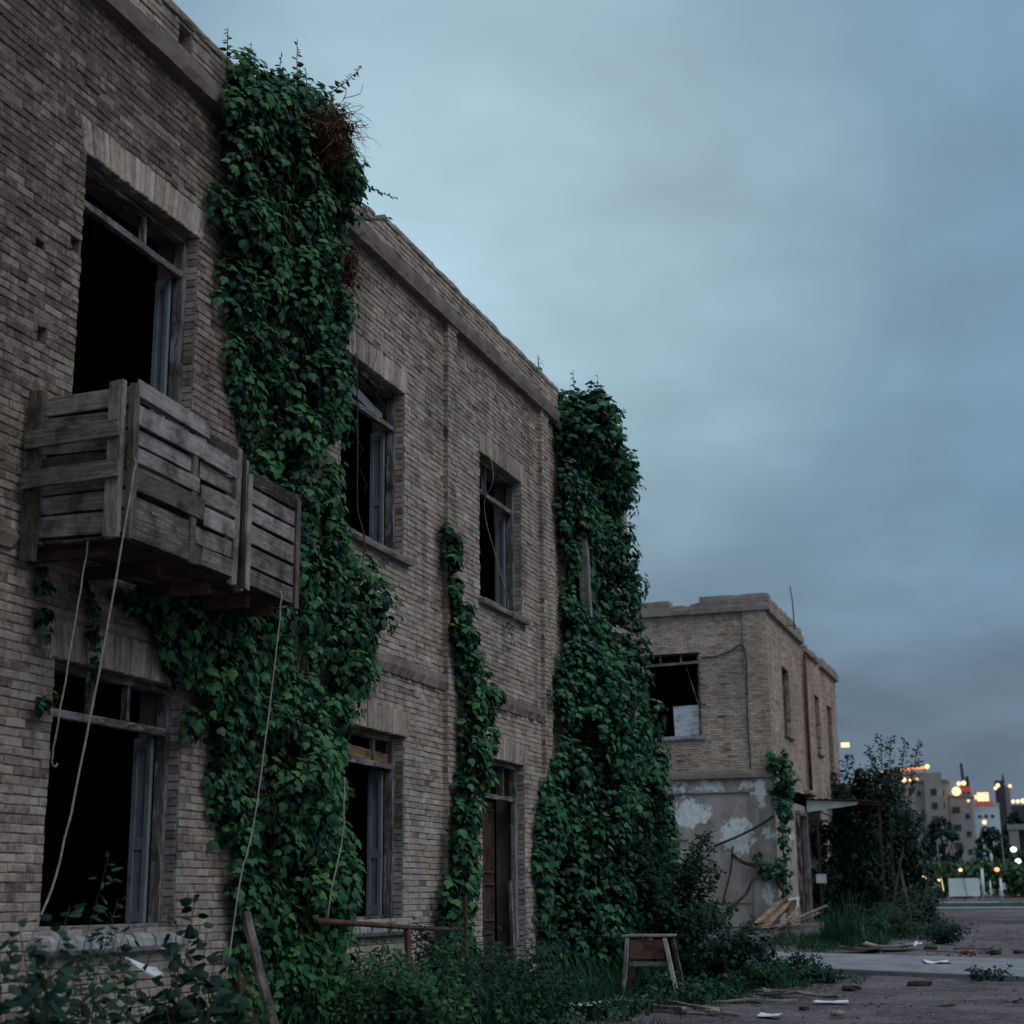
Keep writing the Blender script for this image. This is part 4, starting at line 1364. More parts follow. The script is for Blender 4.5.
# ------------------------------------------------------------------ shrubs and trees
def shrub(name, label, cat, base, branches, leaf, mat, per_m=40, template='oval', stem_r=.012, group=None, tb=.35, wood='stem', fill=None, droop=.5, start=.25, spread=1.0):
    """branches: list of (tip point, bow) - each an arching stem with leaves along its outer part"""
    t_ = thing(name, label, cat, base, group)
    w = MB()
    P, N, T, S, Q = [], [], [], [], []
    b = V(base)
    for (tip, bow) in branches:
        tip = V(tip)
        root = b + V((random.gauss(0, .07), random.gauss(0, .07), 0)) * spread
        mid = root.lerp(tip, .5) + V((random.gauss(0, .05), random.gauss(0, .05), bow))
        pts = smooth_pts([root, root.lerp(mid, .55) + V((0, 0, bow * .3)), mid, tip], 4)
        w.tube(pts, stem_r, 5, stem_r * .35)
        L = sum((pts[i + 1] - pts[i]).length for i in range(len(pts) - 1))
        m = max(4, int(L * per_m))
        for i in range(m):
            q = start + (1 - start) * (i + random.random()) / m
            k = min(len(pts) - 2, int(q * (len(pts) - 1)))
            p = pts[k].lerp(pts[k + 1], q * (len(pts) - 1) - k)
            d = (pts[k + 1] - pts[k]).normalized()
            a = random.uniform(0, 6.28)
            s = d.cross(V((math.cos(a), math.sin(a), random.gauss(0, .5)))).normalized()
            P.append(p + s * random.uniform(0, leaf * .8))
            T.append(s * .9 + d * .5 + V((0, 0, -droop)))
            N.append(V((random.gauss(.25, .5), random.gauss(-.35, .5), random.uniform(.3, 1))))
            S.append(leaf * random.uniform(.65, 1.3) * (1.1 - .4 * q))
            Q.append(min(1, max(0, random.gauss(tb, .2) + .15 * (q - .5))))
    if fill:
        C, R, K = fill
        a = ell_leaves(C, R, K, size=leaf, tbase=tb)
        P = np.concatenate([np.array(P).reshape(-1, 3), a[0]])
        N = np.concatenate([np.array(N).reshape(-1, 3), a[1]])
        T = np.concatenate([np.array(T).reshape(-1, 3), a[2]])
        S = np.concatenate([np.array(S), a[3]])
        Q = np.concatenate([np.array(Q), a[4]])
    w.build('stem', M[wood], t_, smooth=True)
    leaves('foliage', M[mat], t_, P, N, T, S, Q, template)
    return t_


def clumps(n, box, r, k):
    x0, x1, y0, y1, z0, z1 = box
    C, R, K = [], [], []
    for _ in range(n):
        x, y, z = random.uniform(x0, x1), random.uniform(y0, y1), random.uniform(z0, z1)
        C.append((x, y, z))
        s = random.uniform(.7, 1.3)
        R.append((r * s, r * s, r * s * .8))
        K.append(int(k * s))
    return C, R, K


# feathery bush right of the ivy, arching branches
br = [((1.62, 20.6, 1.90), .25), ((1.84, 20.3, 1.50), .25), ((1.75, 20.4, 1.02), .2), ((1.45, 20.7, 1.62), .2), ((1.05, 20.4, 1.60), .2), ((1.6, 20.0, .95), .2), ((1.2, 20.0, 1.2), .2), ((1.7, 20.8, 1.25), .25), ((.9, 20.6, 1.35), .2), ((1.35, 21.2, 1.75), .2), ((1.9, 20.8, .8), .2), ((.8, 19.7, .9), .2), ((1.0, 19.5, .6), .15)]
br += [(V(t) + V((random.gauss(0, .16), random.gauss(0, .2), random.gauss(-.12, .14))), b_) for t, b_ in br for _ in range(3)]
shrub('bush', 'tall feathery bush with arching branches right of the far ivy, behind the stool', 'bush', (.95, 20.6, 0), br, .085, 'shrub', per_m=95, template='oval', tb=.22, droop=.6, stem_r=.007, fill=clumps(60, (.5, 1.5, 19.9, 21.2, .1, 1.0), .22, 26))
br = [((2.2 + random.gauss(0, .22), 20.0 + random.gauss(0, .35), random.uniform(.35, .85)), .12) for _ in range(34)]
shrub('bush', 'low dense dark bush between the stool and the concrete path', 'bush', (1.95, 19.9, 0), br, .07, 'darkleaf', per_m=80, tb=.45, fill=clumps(45, (1.4, 2.5, 19.3, 20.7, .08, .6), .18, 24))
br = [((2.65 + random.gauss(0, .18), 19.0 + random.gauss(0, .25), random.uniform(.15, .45)), .08) for _ in range(16)]
shrub('weed_plant', 'small weed clump in front of the low dense bush, at the edge of the dirt', 'plant', (2.55, 19.1, 0), br, .06, 'weed', per_m=60, tb=.35)
# greenery at the foot of the first ivy and under the middle window
for (lab, bx, by, tips, lf, mt, tb_) in (
        ('bright leafy weeds at the foot of the big ivy column, below the rusty rail', 1.0, 12.0, [(random.uniform(.5, 1.5), random.uniform(11.2, 12.8), random.uniform(.25, .75)) for _ in range(40)], .065, 'weed', .55),
        ('tall dark green weeds under the ground floor middle window', .7, 13.6, [(random.uniform(.3, 1.3), random.uniform(12.9, 14.4), random.uniform(.3, .95)) for _ in range(50)], .075, 'shrub', .4),
        ('spreading weeds in front of the narrow ivy strand left of the door', .75, 15.2, [(random.uniform(.3, 1.3), random.uniform(14.4, 16.2), random.uniform(.2, .75)) for _ in range(46)], .06, 'shrub', .45)):
    shrub('weed_plant', lab, 'plant', (bx, by, 0), [(t_, .12) for t_ in tips], lf, mt, per_m=62, template='oval' if 'dark' not in lab else 'narrow', stem_r=.006, tb=tb_, spread=4.5)
# foreground plants at the lower left, near the camera
shrub('leafy_plant', 'tall broad leaved plant in front of the lower left window, nearest the white scrap', 'plant', (1.2, 8.05, 0), [((1.2, 8.31, 1.13), .05), ((1.2, 8.46, .92), .08), ((1.15, 8.2, 1.0), .05), ((1.25, 8.1, .85), .05), ((1.1, 8.4, .75), .08), ((1.3, 7.95, .75), .06), ((1.2, 8.55, .80), .06), ((1.2, 8.0, .62), .04), ((1.3, 8.25, .66), .04), ((1.1, 7.85, .70), .04)], .115, 'darkleaf', per_m=26, template='oval', stem_r=.006, tb=.30, start=.35)
shrub('leafy_plant', 'slender shoot standing before the dark lower left window opening', 'plant', (1.1, 7.45, 0), [((1.18, 7.42, 1.33), .02), ((1.15, 7.58, 1.12), .05), ((1.25, 7.35, 1.05), .05), ((1.1, 7.6, .98), .05), ((1.2, 7.3, .85), .04)], .085, 'shrub', per_m=30, template='narrow', stem_r=.005, tb=.5, start=.45)
shrub('leafy_plant', 'blurred dark shrub in the bottom left corner of the yard', 'plant', (1.5, 6.35, 0), [((1.5 + random.gauss(0, .18), 6.45 + random.gauss(0, .28), random.uniform(.35, .95) ** 1.3), .08) for _ in range(17)] + [((1.5, 6.62, 1.08), .1), ((1.45, 6.3, 1.0), .1)], .095, 'darkleaf', per_m=42, stem_r=.006, tb=.4, start=.3)
shrub('leafy_plant', 'low leafy plant under the right rope, by the foot of the ivy', 'plant', (1.2, 8.75, 0), [((1.2 + random.gauss(0, .1), 8.78 + random.gauss(0, .16), random.uniform(.4, .66)), .05) for _ in range(12)], .12, 'shrub', per_m=26, stem_r=.006, tb=.45)
shrub('leafy_plant', 'low dark undergrowth below the lower left window sill', 'plant', (1.1, 7.4, 0), [((1.1 + random.gauss(0, .16), 7.5 + random.gauss(0, .35), random.uniform(.3, .58)), .05) for _ in range(8)] + [((1.1, 7.75, .95), .1), ((1.15, 7.2, .86), .05)], .10, 'darkleaf', per_m=34, stem_r=.006, tb=.4, start=.3)
# tree behind the canopy
tips = [(.35, 46, 4.9), (1.45, 46.3, 5.6), (1.75, 46.1, 5.5), (2.15, 46, 5.40), (2.55, 46, 5.36), (.55, 46.3, 5.05), (1.1, 46.4, 5.3), (1.25, 46.0, 5.0), (.0, 46, 4.5)]
tips += [(t_[0] * .75 + random.gauss(0, .2), t_[1] + random.gauss(0, .5), min(4.6, t_[2] - abs(random.gauss(.7, .4)))) for t_ in tips for _ in range(3)]
tips += [(random.uniform(1.6, 2.6), 46 + random.gauss(0, .5), random.uniform(2.4, 3.6)) for _ in range(16)]
f1 = clumps(70, (.0, 1.7, 45.6, 47.4, 1.0, 3.9), .40, 34)
f2 = clumps(70, (.7, 2.45, 45.6, 47.2, .5, 3.0), .40, 34)
f3 = tuple(a + b_ for a, b_ in zip(clumps(40, (-.1, 1.7, 45.8, 47.0, 3.2, 4.6), .30, 30), clumps(70, (-.6, 1.0, 45.7, 47.2, .4, 3.4), .38, 36)))
shrub('tree', 'dark bushy tree behind the tin canopy with shoots against the sky', 'tree', (1.4, 46.6, .5), [(t_, .25) for t_ in tips], .15, 'darkleaf', per_m=42, stem_r=.028, wood='bark', tb=.4, start=.35, fill=tuple(a + b_ + c for a, b_, c in zip(f1, f2, f3)))
br = [((random.uniform(.1, 1.7), random.uniform(41.2, 44.5), random.uniform(1.2, 3.05)), .2) for _ in range(40)]
shrub('bush', 'black green thicket added to darken the space under the tin canopy', 'bush', (.9, 43.6, .45), br, .12, 'darkleaf', per_m=30, tb=.2, wood='bark', fill=tuple(a_ + b_ for a_, b_ in zip(clumps(110, (.05, 1.7, 41.6, 44.5, .5, 2.95), .34, 30), clumps(36, (.05, .5, 40.95, 41.8, .5, 2.9), .26, 30))), spread=4)  # thicket added so the space under the canopy goes dark
br = [((3.0 + random.gauss(0, .25), 37 + random.gauss(0, .5), random.uniform(.7, 1.25)), .15) for _ in range(34)]
shrub('bush', 'dark rounded bush right of the two leaning poles', 'bush', (2.95, 37, .43), br, .09, 'darkleaf', per_m=40, tb=.45, fill=clumps(36, (2.4, 3.45, 36.4, 37.6, .45, 1.0), .2, 26))
br = [((4.1 + random.gauss(0, .24), 28.2 + random.gauss(0, .3), random.uniform(.34, .72)), .1) for _ in range(26)]
shrub('bush', 'small sprawling bush alone on the dirt before the far kerb', 'bush', (4.05, 28.2, .27), br, .06, 'darkleaf', per_m=80, tb=.35, start=.12, stem_r=.006)
br = [((2.9 + random.gauss(0, .4), 31 + random.gauss(0, .8), random.uniform(.5, 1.0)), .1) for _ in range(40)]
shrub('weed_plant', 'thick weeds around the foot of the two leaning poles', 'plant', (2.95, 31.2, .35), br, .08, 'weed', per_m=36, tb=.2, spread=4)
for (lab, x, y, zt_, n, lf) in (('sprout of dark weed on the near edge of the concrete path', 2.75, 21.2, .42, 8, .06), ('low weed tuft at the near path edge, close to the right frame edge', 5.0, 20.6, .18, 10, .06), ('weed clump in the dirt just before the path, left of the brick lump', 3.1, 20.6, .22, 16, .06)):
    shrub('weed_plant', lab, 'plant', (x, y, gz(x, y)), [((x + random.gauss(0, .16), y + random.gauss(0, .14), gz(x, y) + zt_ * random.uniform(.5, 1)), .04) for _ in range(n)], lf, 'darkleaf', per_m=60, tb=.45, stem_r=.004)


# ------------------------------------------------------------------ grass (stuff)
def grass(name, patches, label=None):
    vs, fs, tn = [], [], []
    for (x0, x1, y0, y1, n, h0, h1, lean, edge) in patches:
        for _ in range(n):
            x, y = random.uniform(x0, x1), random.uniform(y0, y1)
            if nz(x * 1.6, y * 1.6, 8) < edge and random.random() < .85:
                continue
            z = gz(x, y) - .02
            h = random.uniform(h0, h1) * (0.7 + .6 * max(0, nz(x, y, 3) + .4))
            a = random.uniform(0, 6.28)
            dx, dy = math.cos(a), math.sin(a)
            L = lean * h * random.uniform(.2, 1.2)
            w_ = random.uniform(.003, .007) * (1 + h)
            sx, sy = -dy * w_, dx * w_
            b = len(vs)
            for (q, ww) in ((0, 1), (.4, .8), (.75, .5)):
                px, py, pz = x + dx * L * q * q, y + dy * L * q * q, z + h * q * (1 - .25 * q * lean)
                vs += [(px - sx * ww, py - sy * ww, pz), (px + sx * ww, py + sy * ww, pz)]
            vs.append((x + dx * L, y + dy * L, z + h * (1 - .3 * lean)))
            fs += [(b, b + 1, b + 3, b + 2), (b + 2, b + 3, b + 5, b + 4), (b + 4, b + 5, b + 6)]
            t_ = min(1, max(0, random.gauss(.42, .2)))
            tn += [t_] * 7
    m_ = MB()
    m_.v, m_.f, m_.t = vs, fs, tn
    m_.uv = [[(0, 0)] * len(f) for f in fs]
    o = m_.build(name, M['grass'])
    return props(o, label, None, None, 'stuff')


grass('grass', [
    (.1, 1.5, 11, 17.5, 4200, .10, .42, .9, -.2), (.4, 2.2, 15.5, 20.5, 4200, .08, .30, 1.1, -.05), (.3, 1.5, 16, 20, 500, .35, .65, .9, -.1), (1.2, 2.9, 17.5, 21.5, 2400, .06, .22, 1.1, .1),
    (2.0, 3.6, 19.5, 21.6, 1200, .05, .16, .9, .08), (.9, 2.4, 26.3, 31.5, 2300, .10, .30, .9, -.15), (1.7, 3.1, 27.0, 29.5, 1500, .12, .34, .8, -.1),
    (2.2, 4.0, 29.5, 34, 3000, .1, .32, .8, -.1), (2.05, 2.6, 27.7, 28.8, 420, .40, .95, .55, -1), (2.3, 2.7, 28, 28.8, 60, .8, 1.40, .35, -1), (-4, 8, 60, 75, 5000, .1, .25, .6, -.1),
    (4.0, 6.5, 26.2, 27.4, 500, .05, .14, .9, .05), (.4, 1.4, 18, 20, 1200, .25, .6, .7, -.2), (1.0, 2.6, 13.6, 17.6, 1000, .06, .20, 1.1, .0), (1.8, 3.0, 17.2, 20.6, 1800, .06, .30, 1.1, .0)])

C, R, K = [], [], []
for _ in range(1300):
    x, y = random.uniform(.3, 3.3), random.uniform(13, 22)
    if x > 1.75 + (y - 13) * .14 + .6 * nz(x, y, 5) or nz(x * 1.3, y * 1.3, 21) < -.15:
        continue
    q_ = max(0, min(1, ((x - .85) * 1.65 - (y - 17.6) * 2.3) / (1.65 ** 2 + 2.3 ** 2)))
    if math.hypot(x - .85 - 1.65 * q_, y - 17.6 + 2.3 * q_) < .34 or math.hypot(x - 1.45, y - 15.4) < .6 or math.hypot(x - 3.0, y - 15.1) < .8 or math.hypot(x - .3, y - 17.1) < .5:
        continue
    C.append((x, y, gz(x, y) + random.uniform(.03, .18)))
    R.append((.13, .13, .09))
    K.append(16)
props(leaves('ground_cover', M['shrub'], None, *ell_leaves(C, R, K, size=.065, tbase=.4), template='oval'), kind='stuff')

# ------------------------------------------------------------------ loose ground litter (stuff)
mb = MB()
for _ in range(4200):
    x, y = random.uniform(.3, 6.5), random.uniform(13.8, 35)
    band = 24.5 < y < 27.5
    if nz(x * .9, y * .6, 12) < (.02 if not band else -.4) and random.random() < .85:
        continue
    if 19 < y < 26 and y > 22.9 - .46 * (x - 1.5) and y < 25.9 - .41 * (x - 1.0) and random.random() < .93:
        continue
    z = gz(x, y)
    s = random.uniform(.008, .03) * (1.6 if band else 1)
    a = random.uniform(0, 6.28)
    if random.random() < .06:
        L_, w2 = random.uniform(.05, .16), random.uniform(.008, .025)
        ca, sa = math.cos(a), math.sin(a)
        h_ = random.uniform(.006, .03)
        mb.add([(x + ca * L_ * p - sa * w2 * q, y + sa * L_ * p + ca * w2 * q, z + h_ * (p + 1.2) / 2) for p, q in ((-1, -1), (1, -1), (1, 1), (-1, 1))], [(0, 1, 2, 3)], random.random())
        continue
    if random.random() < .5:
        mb.add([(x + s * math.cos(a + k * 1.57) * random.uniform(.6, 1.3), y + s * math.sin(a + k * 1.57) * random.uniform(.6, 1.3), z + .006 + random.uniform(0, s * .5)) for k in range(4)], [(0, 1, 2, 3)], random.random())
    else:
        c = [(x + s * random.uniform(-1, 1) * .6 + s * dx, y + s * dy, z + dz * s) for (dx, dy, dz) in ((-.6, 0, 0), (0, -.6, -.1), (.6, 0, 0), (0, .6, -.1), (.05, .0, .7))]
        mb.add(c, [(0, 1, 4), (1, 2, 4), (2, 3, 4), (3, 0, 4)], random.random())
props(mb.build('gravel', M['litter']), kind='stuff')


# ------------------------------------------------------------------ yard furniture and rubbish
st = thing('wooden_stool', 'old wooden stool table with splayed legs standing in the grass', 'stool', (1.6, 17.6, 0))
w = MB()
w.beam((1.33, 17.60, .682), (1.87, 17.60, .682), .42, .026, side=EY, tint=.75, segs=2)
w.build('top', M['wood'], st, bevel=.006)
for (x0, y0, x1, y1, nm) in ((1.40, 17.42, 1.35, 17.33, 0), (1.82, 17.42, 1.99, 17.28, 1), (1.38, 17.78, 1.28, 17.90, 2), (1.82, 17.78, 1.92, 17.92, 3)):
    w = MB()
    w.beam((x1, y1, -.02), (x0, y0, .66), .045, .05, side=EX, tint=(.85, .95, .35, .35)[nm], segs=3, wob=.004)
    w.build('leg', M['wood'], st, bevel=.005)
w = MB()
w.beam((1.42, 17.415, .54), (1.81, 17.415, .54), .20, .02, side=EZ, tint=.5, segs=2)
w.build('apron', M['wood_red'], st, 'faded reddish front board')
w = MB()
w.beam((1.36, 17.45, .30), (1.34, 17.80, .30), .62, .018, side=EZ, tint=.2)
w.build('side_board', M['wood_red'], st)
w = MB()
w.beam((1.41, 17.425, .385), (1.86, 17.425, .385), .05, .02, side=EZ, tint=.6)
w.build('stretcher', M['wood'], st)

rope('wire', 'thin dark wire stretched low from the doorway to the stool', [(.0, 18.1, .75), (.5, 17.9, .70), (1.31, 17.6, .66)], .006, 'cable', 'wire')


def bar(name, label, p0, p1, w_, h_, mat, cat, side=None, segs=5, wob=.02, tint=None, group=None, taper=1.0, ragged=.02):
    m_ = MB()
    m_.beam(p0, p1, w_, h_, side=side, segs=segs, wob=wob, tint=tint, taper=taper, ragged=ragged)
    return props(m_.build(name, M[mat], origin=p0, bevel=.004), label, cat, group)


rl = thing('rusty_rail', 'rusty pipe rail on a leaning post below the middle ground floor window', 'rail', (.6, 13.0, 0))
w = MB()
w.tube(smooth_pts([(.60, 11.21, .945), (.60, 12.2, .90), (.61, 13.3, .85), (.60, 14.33, .815)], 3), .024, 8, .020)
w.build('pipe', M['rust'], rl, smooth=True)
w = MB()
w.tube([(.60, 12.98, .88), (.62, 13.0, .4), (.64, 12.85, -.05)], .030, 7)
w.build('post', M['rust'], rl, smooth=True)
bar('stake', 'thin dark stake upright in front of the narrow ivy strand', (.62, 14.42, 0), (.60, 14.42, 1.12), .045, .03, 'wood_brown', 'stake', wob=.012)
bar('stake', 'slanting broken stick propped from the rail end down to the grass', (.75, 14.9, .38), (.55, 13.5, .78), .05, .035, 'wood_brown', 'stick', wob=.02)
bar('leaning_plank', 'weathered plank leaning on the wall at the left foot of the ivy column', (.72, 10.42, .0), (.50, 10.24, 1.02), .10, .03, 'wood', 'plank', side=EY, tint=.55)
bar('leaning_plank', 'wide dark board standing on the wall behind the leaning plank', (.20, 11.02, .0), (.07, 11.04, .84), .34, .03, 'wood_brown', 'board', side=EY, tint=.35, wob=.01)
for i, (lab, p0, p1, w_) in enumerate((('long grey stick lying in front of the stool, pointing at the camera', (.85, 17.6, .05), (2.5, 15.3, .04), .05), ('second grey stick crossing the long one before the stool', (1.3, 17.0, .06), (2.62, 15.9, .03), .045), ('short broken stick on the bare dirt right of the grey sticks', (2.2, 15.6, .02), (3.1, 14.9, .02), .035))):
    bar('fallen_stick', lab, p0, p1, w_, .03, 'wood', 'stick', wob=.05, tint=.7, group=None)


def flake(name, label, c, sx, sy, rz, mat, cat='paper', curl=.02, tilt=(0, 0), th=.008, group=None):
    m_ = MB()
    n = 4
    vs, fs = [], []
    ca, sa = math.cos(rz), math.sin(rz)
    rag = [[random.uniform(-.12, .12) for _ in range(n + 1)] for _ in range(2)]
    for k in range(2):
        for i in range(n + 1):
            for j in range(n + 1):
                u, v = (i / n - .5) * sx * (1 + rag[0][j] * .6), (j / n - .5) * sy * (1 + rag[1][i] * .6)
                z = c[2] + curl * ((u / sx) ** 2 * 3 + nz(u * 9 + c[0] * 7, v * 9 + c[1] * 3)) + u * tilt[0] + v * tilt[1] + (th if k == 0 else 0)
                vs.append((c[0] + u * ca - v * sa, c[1] + u * sa + v * ca, z))
    w_ = n + 1
    for i in range(n):
        for j in range(n):
            a = i * w_ + j
            fs.append((a, a + w_, a + w_ + 1, a + 1))
            o = w_ * w_
            fs.append((o + a, o + a + 1, o + a + w_ + 1, o + a + w_))
    rim = [i * w_ for i in range(w_)] + [n * w_ + j for j in range(1, w_)] + [i * w_ + n for i in range(n - 1, -1, -1)] + [j for j in range(n - 1, 0, -1)]
    for a, b in zip(rim, rim[1:] + rim[:1]):
        fs.append((a, b, b + w_ * w_, a + w_ * w_))
    m_.add(vs, fs, random.random())
    return props(m_.build(name, M[mat], origin=c), label, cat, group)


flake('paper_sheet', 'white paper sheet on the ground directly before the doorway', (.18, 17.3, .05), .32, .42, .3, 'paper')
flake('paper_sheet', 'crumpled white sheet left of the fallen grey sticks', (1.45, 15.6, .07), .46, .34, .5, 'paper', curl=.025)
flake('paper_sheet', 'small white rectangle of paper on the dirt at the bottom edge, right of the sticks', (3.34, 15.15, .02), .20, .30, .05, 'paper', curl=.01)
flake('paper_sheet', 'long white strip among the broken boards on the dirt', (3.66, 17.0, .03), .34, .30, .1, 'paper', curl=.01)
flake('paper_sheet', 'crumpled pale litter lying on the concrete path', (4.3, 23.0, .19), .35, .5, .2, 'paper', curl=.03)
flake('broken_board', 'thin split board beside the long white strip', (3.45, 17.6, .05), .50, .16, -.35, 'wood', 'board', curl=.02, tilt=(-.06, 0), th=.02)
flake('broken_board', 'pale splintered board scrap farthest left near the weed clump', (2.85, 18.7, .04), .42, .13, .5, 'wood_fresh', 'board', curl=.02, th=.02)
flake('broken_board', 'second pale board scrap, just nearer than the farthest left one', (2.95, 18.1, .04), .34, .12, .1, 'wood', 'board', curl=.02, th=.02)
flake('broken_board', 'dark board lying flat beyond the path at its left end', (2.85, 26.5, .24), .60, .45, .1, 'wood_brown', 'board', curl=.02, th=.04)
flake('broken_board', 'pink grey plank sheet beyond the path next to the dark board', (3.25, 26.9, .27), .75, .5, -.1, 'plaster_plain', 'board', curl=.05, th=.03)
flake('broken_board', 'whitish torn sheet end beyond the path, beside the pink grey plank', (3.60, 27.1, .29), .30, .3, .5, 'paper', 'sheet', curl=.08)
flake('white_scrap', 'white plastic scrap caught in the plant under the lower left window', (1.1, 7.95, .73), .20, .10, .9, 'paper', 'scrap', curl=.03, tilt=(-.35, .2))
flake('white_scrap', 'small white scrap right of the first, by the window sill corner', (1.0, 8.35, .83), .10, .05, 1.0, 'paper', 'scrap', curl=.02, tilt=(.1, .2))


def lump(name, label, c, s, mat, cat):
    m_ = MB()
    m_.ball((0, 0, 0), 1, seg=8, rings=6)
    m_.v = [(c[0] + s[0] * x * (1 + .6 * nz(x * 1.5 + c[0], y * 1.5, z * 1.5)), c[1] + s[1] * y * (1 + .22 * nz(x * 2, y * 2 + c[1], z * 2)), c[2] + s[2] * max(-.6, min(.55, z)) * (1 + .3 * nz(x * 3, y * 3, z))) for x, y, z in m_.v]
    return props(m_.build(name, M[mat], origin=c, bevel=.0), label, cat)


lump('brick_lump', 'dark brick lump lying on the dirt right before the path', (4.28, 20.15, .05), (.15, .09, .07), 'bark', 'brick')
lump('brick_lump', 'dark flat clod left of the brick lump, closer to the weeds', (3.55, 19.6, .03), (.11, .08, .05), 'bark', 'clod')
lump('loose_stone', 'dark chunk of stone beyond the path near the right edge', (4.95, 26.2, .22), (.10, .09, .07), 'bark', 'stone')
lump('loose_brick', 'reddish brick piece beyond the path left of the dark chunk', (4.55, 26.1, .22), (.11, .09, .06), 'rust', 'brick')
for lab, p0, p1, w_, mt in (('thin bent branch at the edge of the weeds right of the stool', (2.3, 17.9, .04), (3.0, 16.6, .05), .03, 'wood_brown'), ('splintered lath lying across the other end of the thin bent branch', (2.5, 16.6, .05), (3.3, 17.3, .03), .035, 'wood'),
                            ('grey board scrap half in the weeds below the bush', (2.6, 18.6, .05), (3.2, 18.3, .05), .10, 'wood'), ('dark stick alone on the bare dirt near the bottom right', (4.4, 16.6, .02), (4.9, 16.9, .02), .02, 'wood_brown'), ('short dark stick beyond the path among the rubble', (4.3, 26.6, .26), (4.9, 27.0, .27), .04, 'wood_brown'),
                            ('pale lath lying along the far side of the path', (3.9, 26.3, .24), (4.6, 26.0, .23), .04, 'wood_fresh')):
    bar('fallen_stick', lab, p0, p1, w_, .025, mt, 'stick', wob=.05, tint=.6)
for lab, c, sz in (('small brick chunk on the dirt by the bottom edge right of the papers', (3.9, 15.6, .02), .05), ('small stone on the dirt below the long white strip', (3.5, 16.2, .02), .04), ('broken brick half in the weeds left of the papers', (2.7, 15.6, .03), .07), ('dark stone beside the low weed tuft at the path edge', (4.7, 20.4, .03), .06), ('rubble stone beyond the path nearest the small sprawling bush', (3.9, 27.2, .25), .08), ('rubble stone beyond the path at the right frame edge', (5.3, 26.2, .22), .07)):
    lump('loose_brick' if 'brick' in lab else 'loose_stone', lab, c, (sz * 1.3, sz, sz * .8), 'coping' if 'brick' in lab else 'bark', 'brick' if 'brick' in lab else 'stone')
# pile of broken boards at the corner of the second building
pile = [((-.27, 34.0, .46), (.19, 35.8, 1.05), .10, 'wood_fresh', 'orange board farthest left in the fan of boards'), ((0.0, 33.9, .45), (.24, 35.8, .98), .15, 'wood_fresh', 'widest orange board in the fan of boards'), ((.16, 33.8, .44), (.30, 35.75, .92), .05, 'wood', 'thin grey lath in the middle of the fan'),
        ((.22, 33.5, .43), (1.2, 34.9, .88), .07, 'wood', 'long pale lath slanting out to the right of the fan'), ((-.35, 33.2, .42), (.2, 34.2, .50), .09, 'wood', 'pale board lying low at the left foot of the fan'), ((.36, 33.9, .45), (.52, 35.5, .85), .06, 'wood_fresh', 'narrow orange batten right of the middle'), ((.45, 34.2, .46), (.36, 35.9, 1.0), .10, 'wood_red', 'dark red board at the back of the fan'),
        ((-.55, 34.6, .46), (.12, 35.85, .86), .05, 'wood', 'grey lath leaning lowest on the left of the fan'), ((-.1, 33.6, .44), (.26, 35.8, 1.10), .035, 'wood_red', 'thin reddish strip rising highest in the fan'), ((.05, 33.3, .46), (.85, 33.9, .52), .11, 'wood_fresh', 'orange plank flat on the grass in front of the fan'),
        ((-.6, 33.8, .45), (.1, 33.5, .56), .08, 'wood', 'grey plank end poking out left in front of the fan'), ((.5, 33.6, .45), (1.0, 35.3, .74), .05, 'wood_fresh', 'pale orange lath lower than the long pale one')]
for (p0, p1, w_, mt, lab) in pile:
    bar('scrap_board', lab + ' by the plaster corner', p0, p1, w_ * 1.35, .03, mt, 'board', wob=.03, side=(1, 0, .1), group='broken boards piled at the plaster corner')
flake('scrap_board', 'white torn plaster sheet standing at the back of the board pile', (.34, 35.8, .86), .26, .42, .0, 'sheet', 'sheet', curl=.03, tilt=(.1, .9))
# two leaning poles
for lab, p0, p1 in (('left of two dark poles leaning together before the tree', (2.66, 33, .40), (3.06, 33.1, 2.05)), ('right of two dark poles leaning together before the tree', (3.14, 33.0, .42), (2.98, 33.05, 1.62))):
    bar('leaning_pole', lab, p0, p1, .045, .045, 'wood_brown', 'pole', wob=.02)

# ------------------------------------------------------------------ distance: hedge, trees, hoarding, lamps
hg = thing('hedge', 'long pale green hedge behind the white hoarding', 'hedge', (4, 102, .85))
C, R, K = [], [], []
for _ in range(420):
    x = random.uniform(-2.6, 16)
    hmax = 2.9 + .35 * nz(x * .6, 2) - .05 * max(0, x - 3)
    C.append((x, random.uniform(101, 103), random.uniform(.9, hmax)))
    R.append((.45, .4, .35))
    K.append(11)
leaves('foliage', M['hedge'], hg, *ell_leaves(C, R, K, size=.24, tbase=.4))


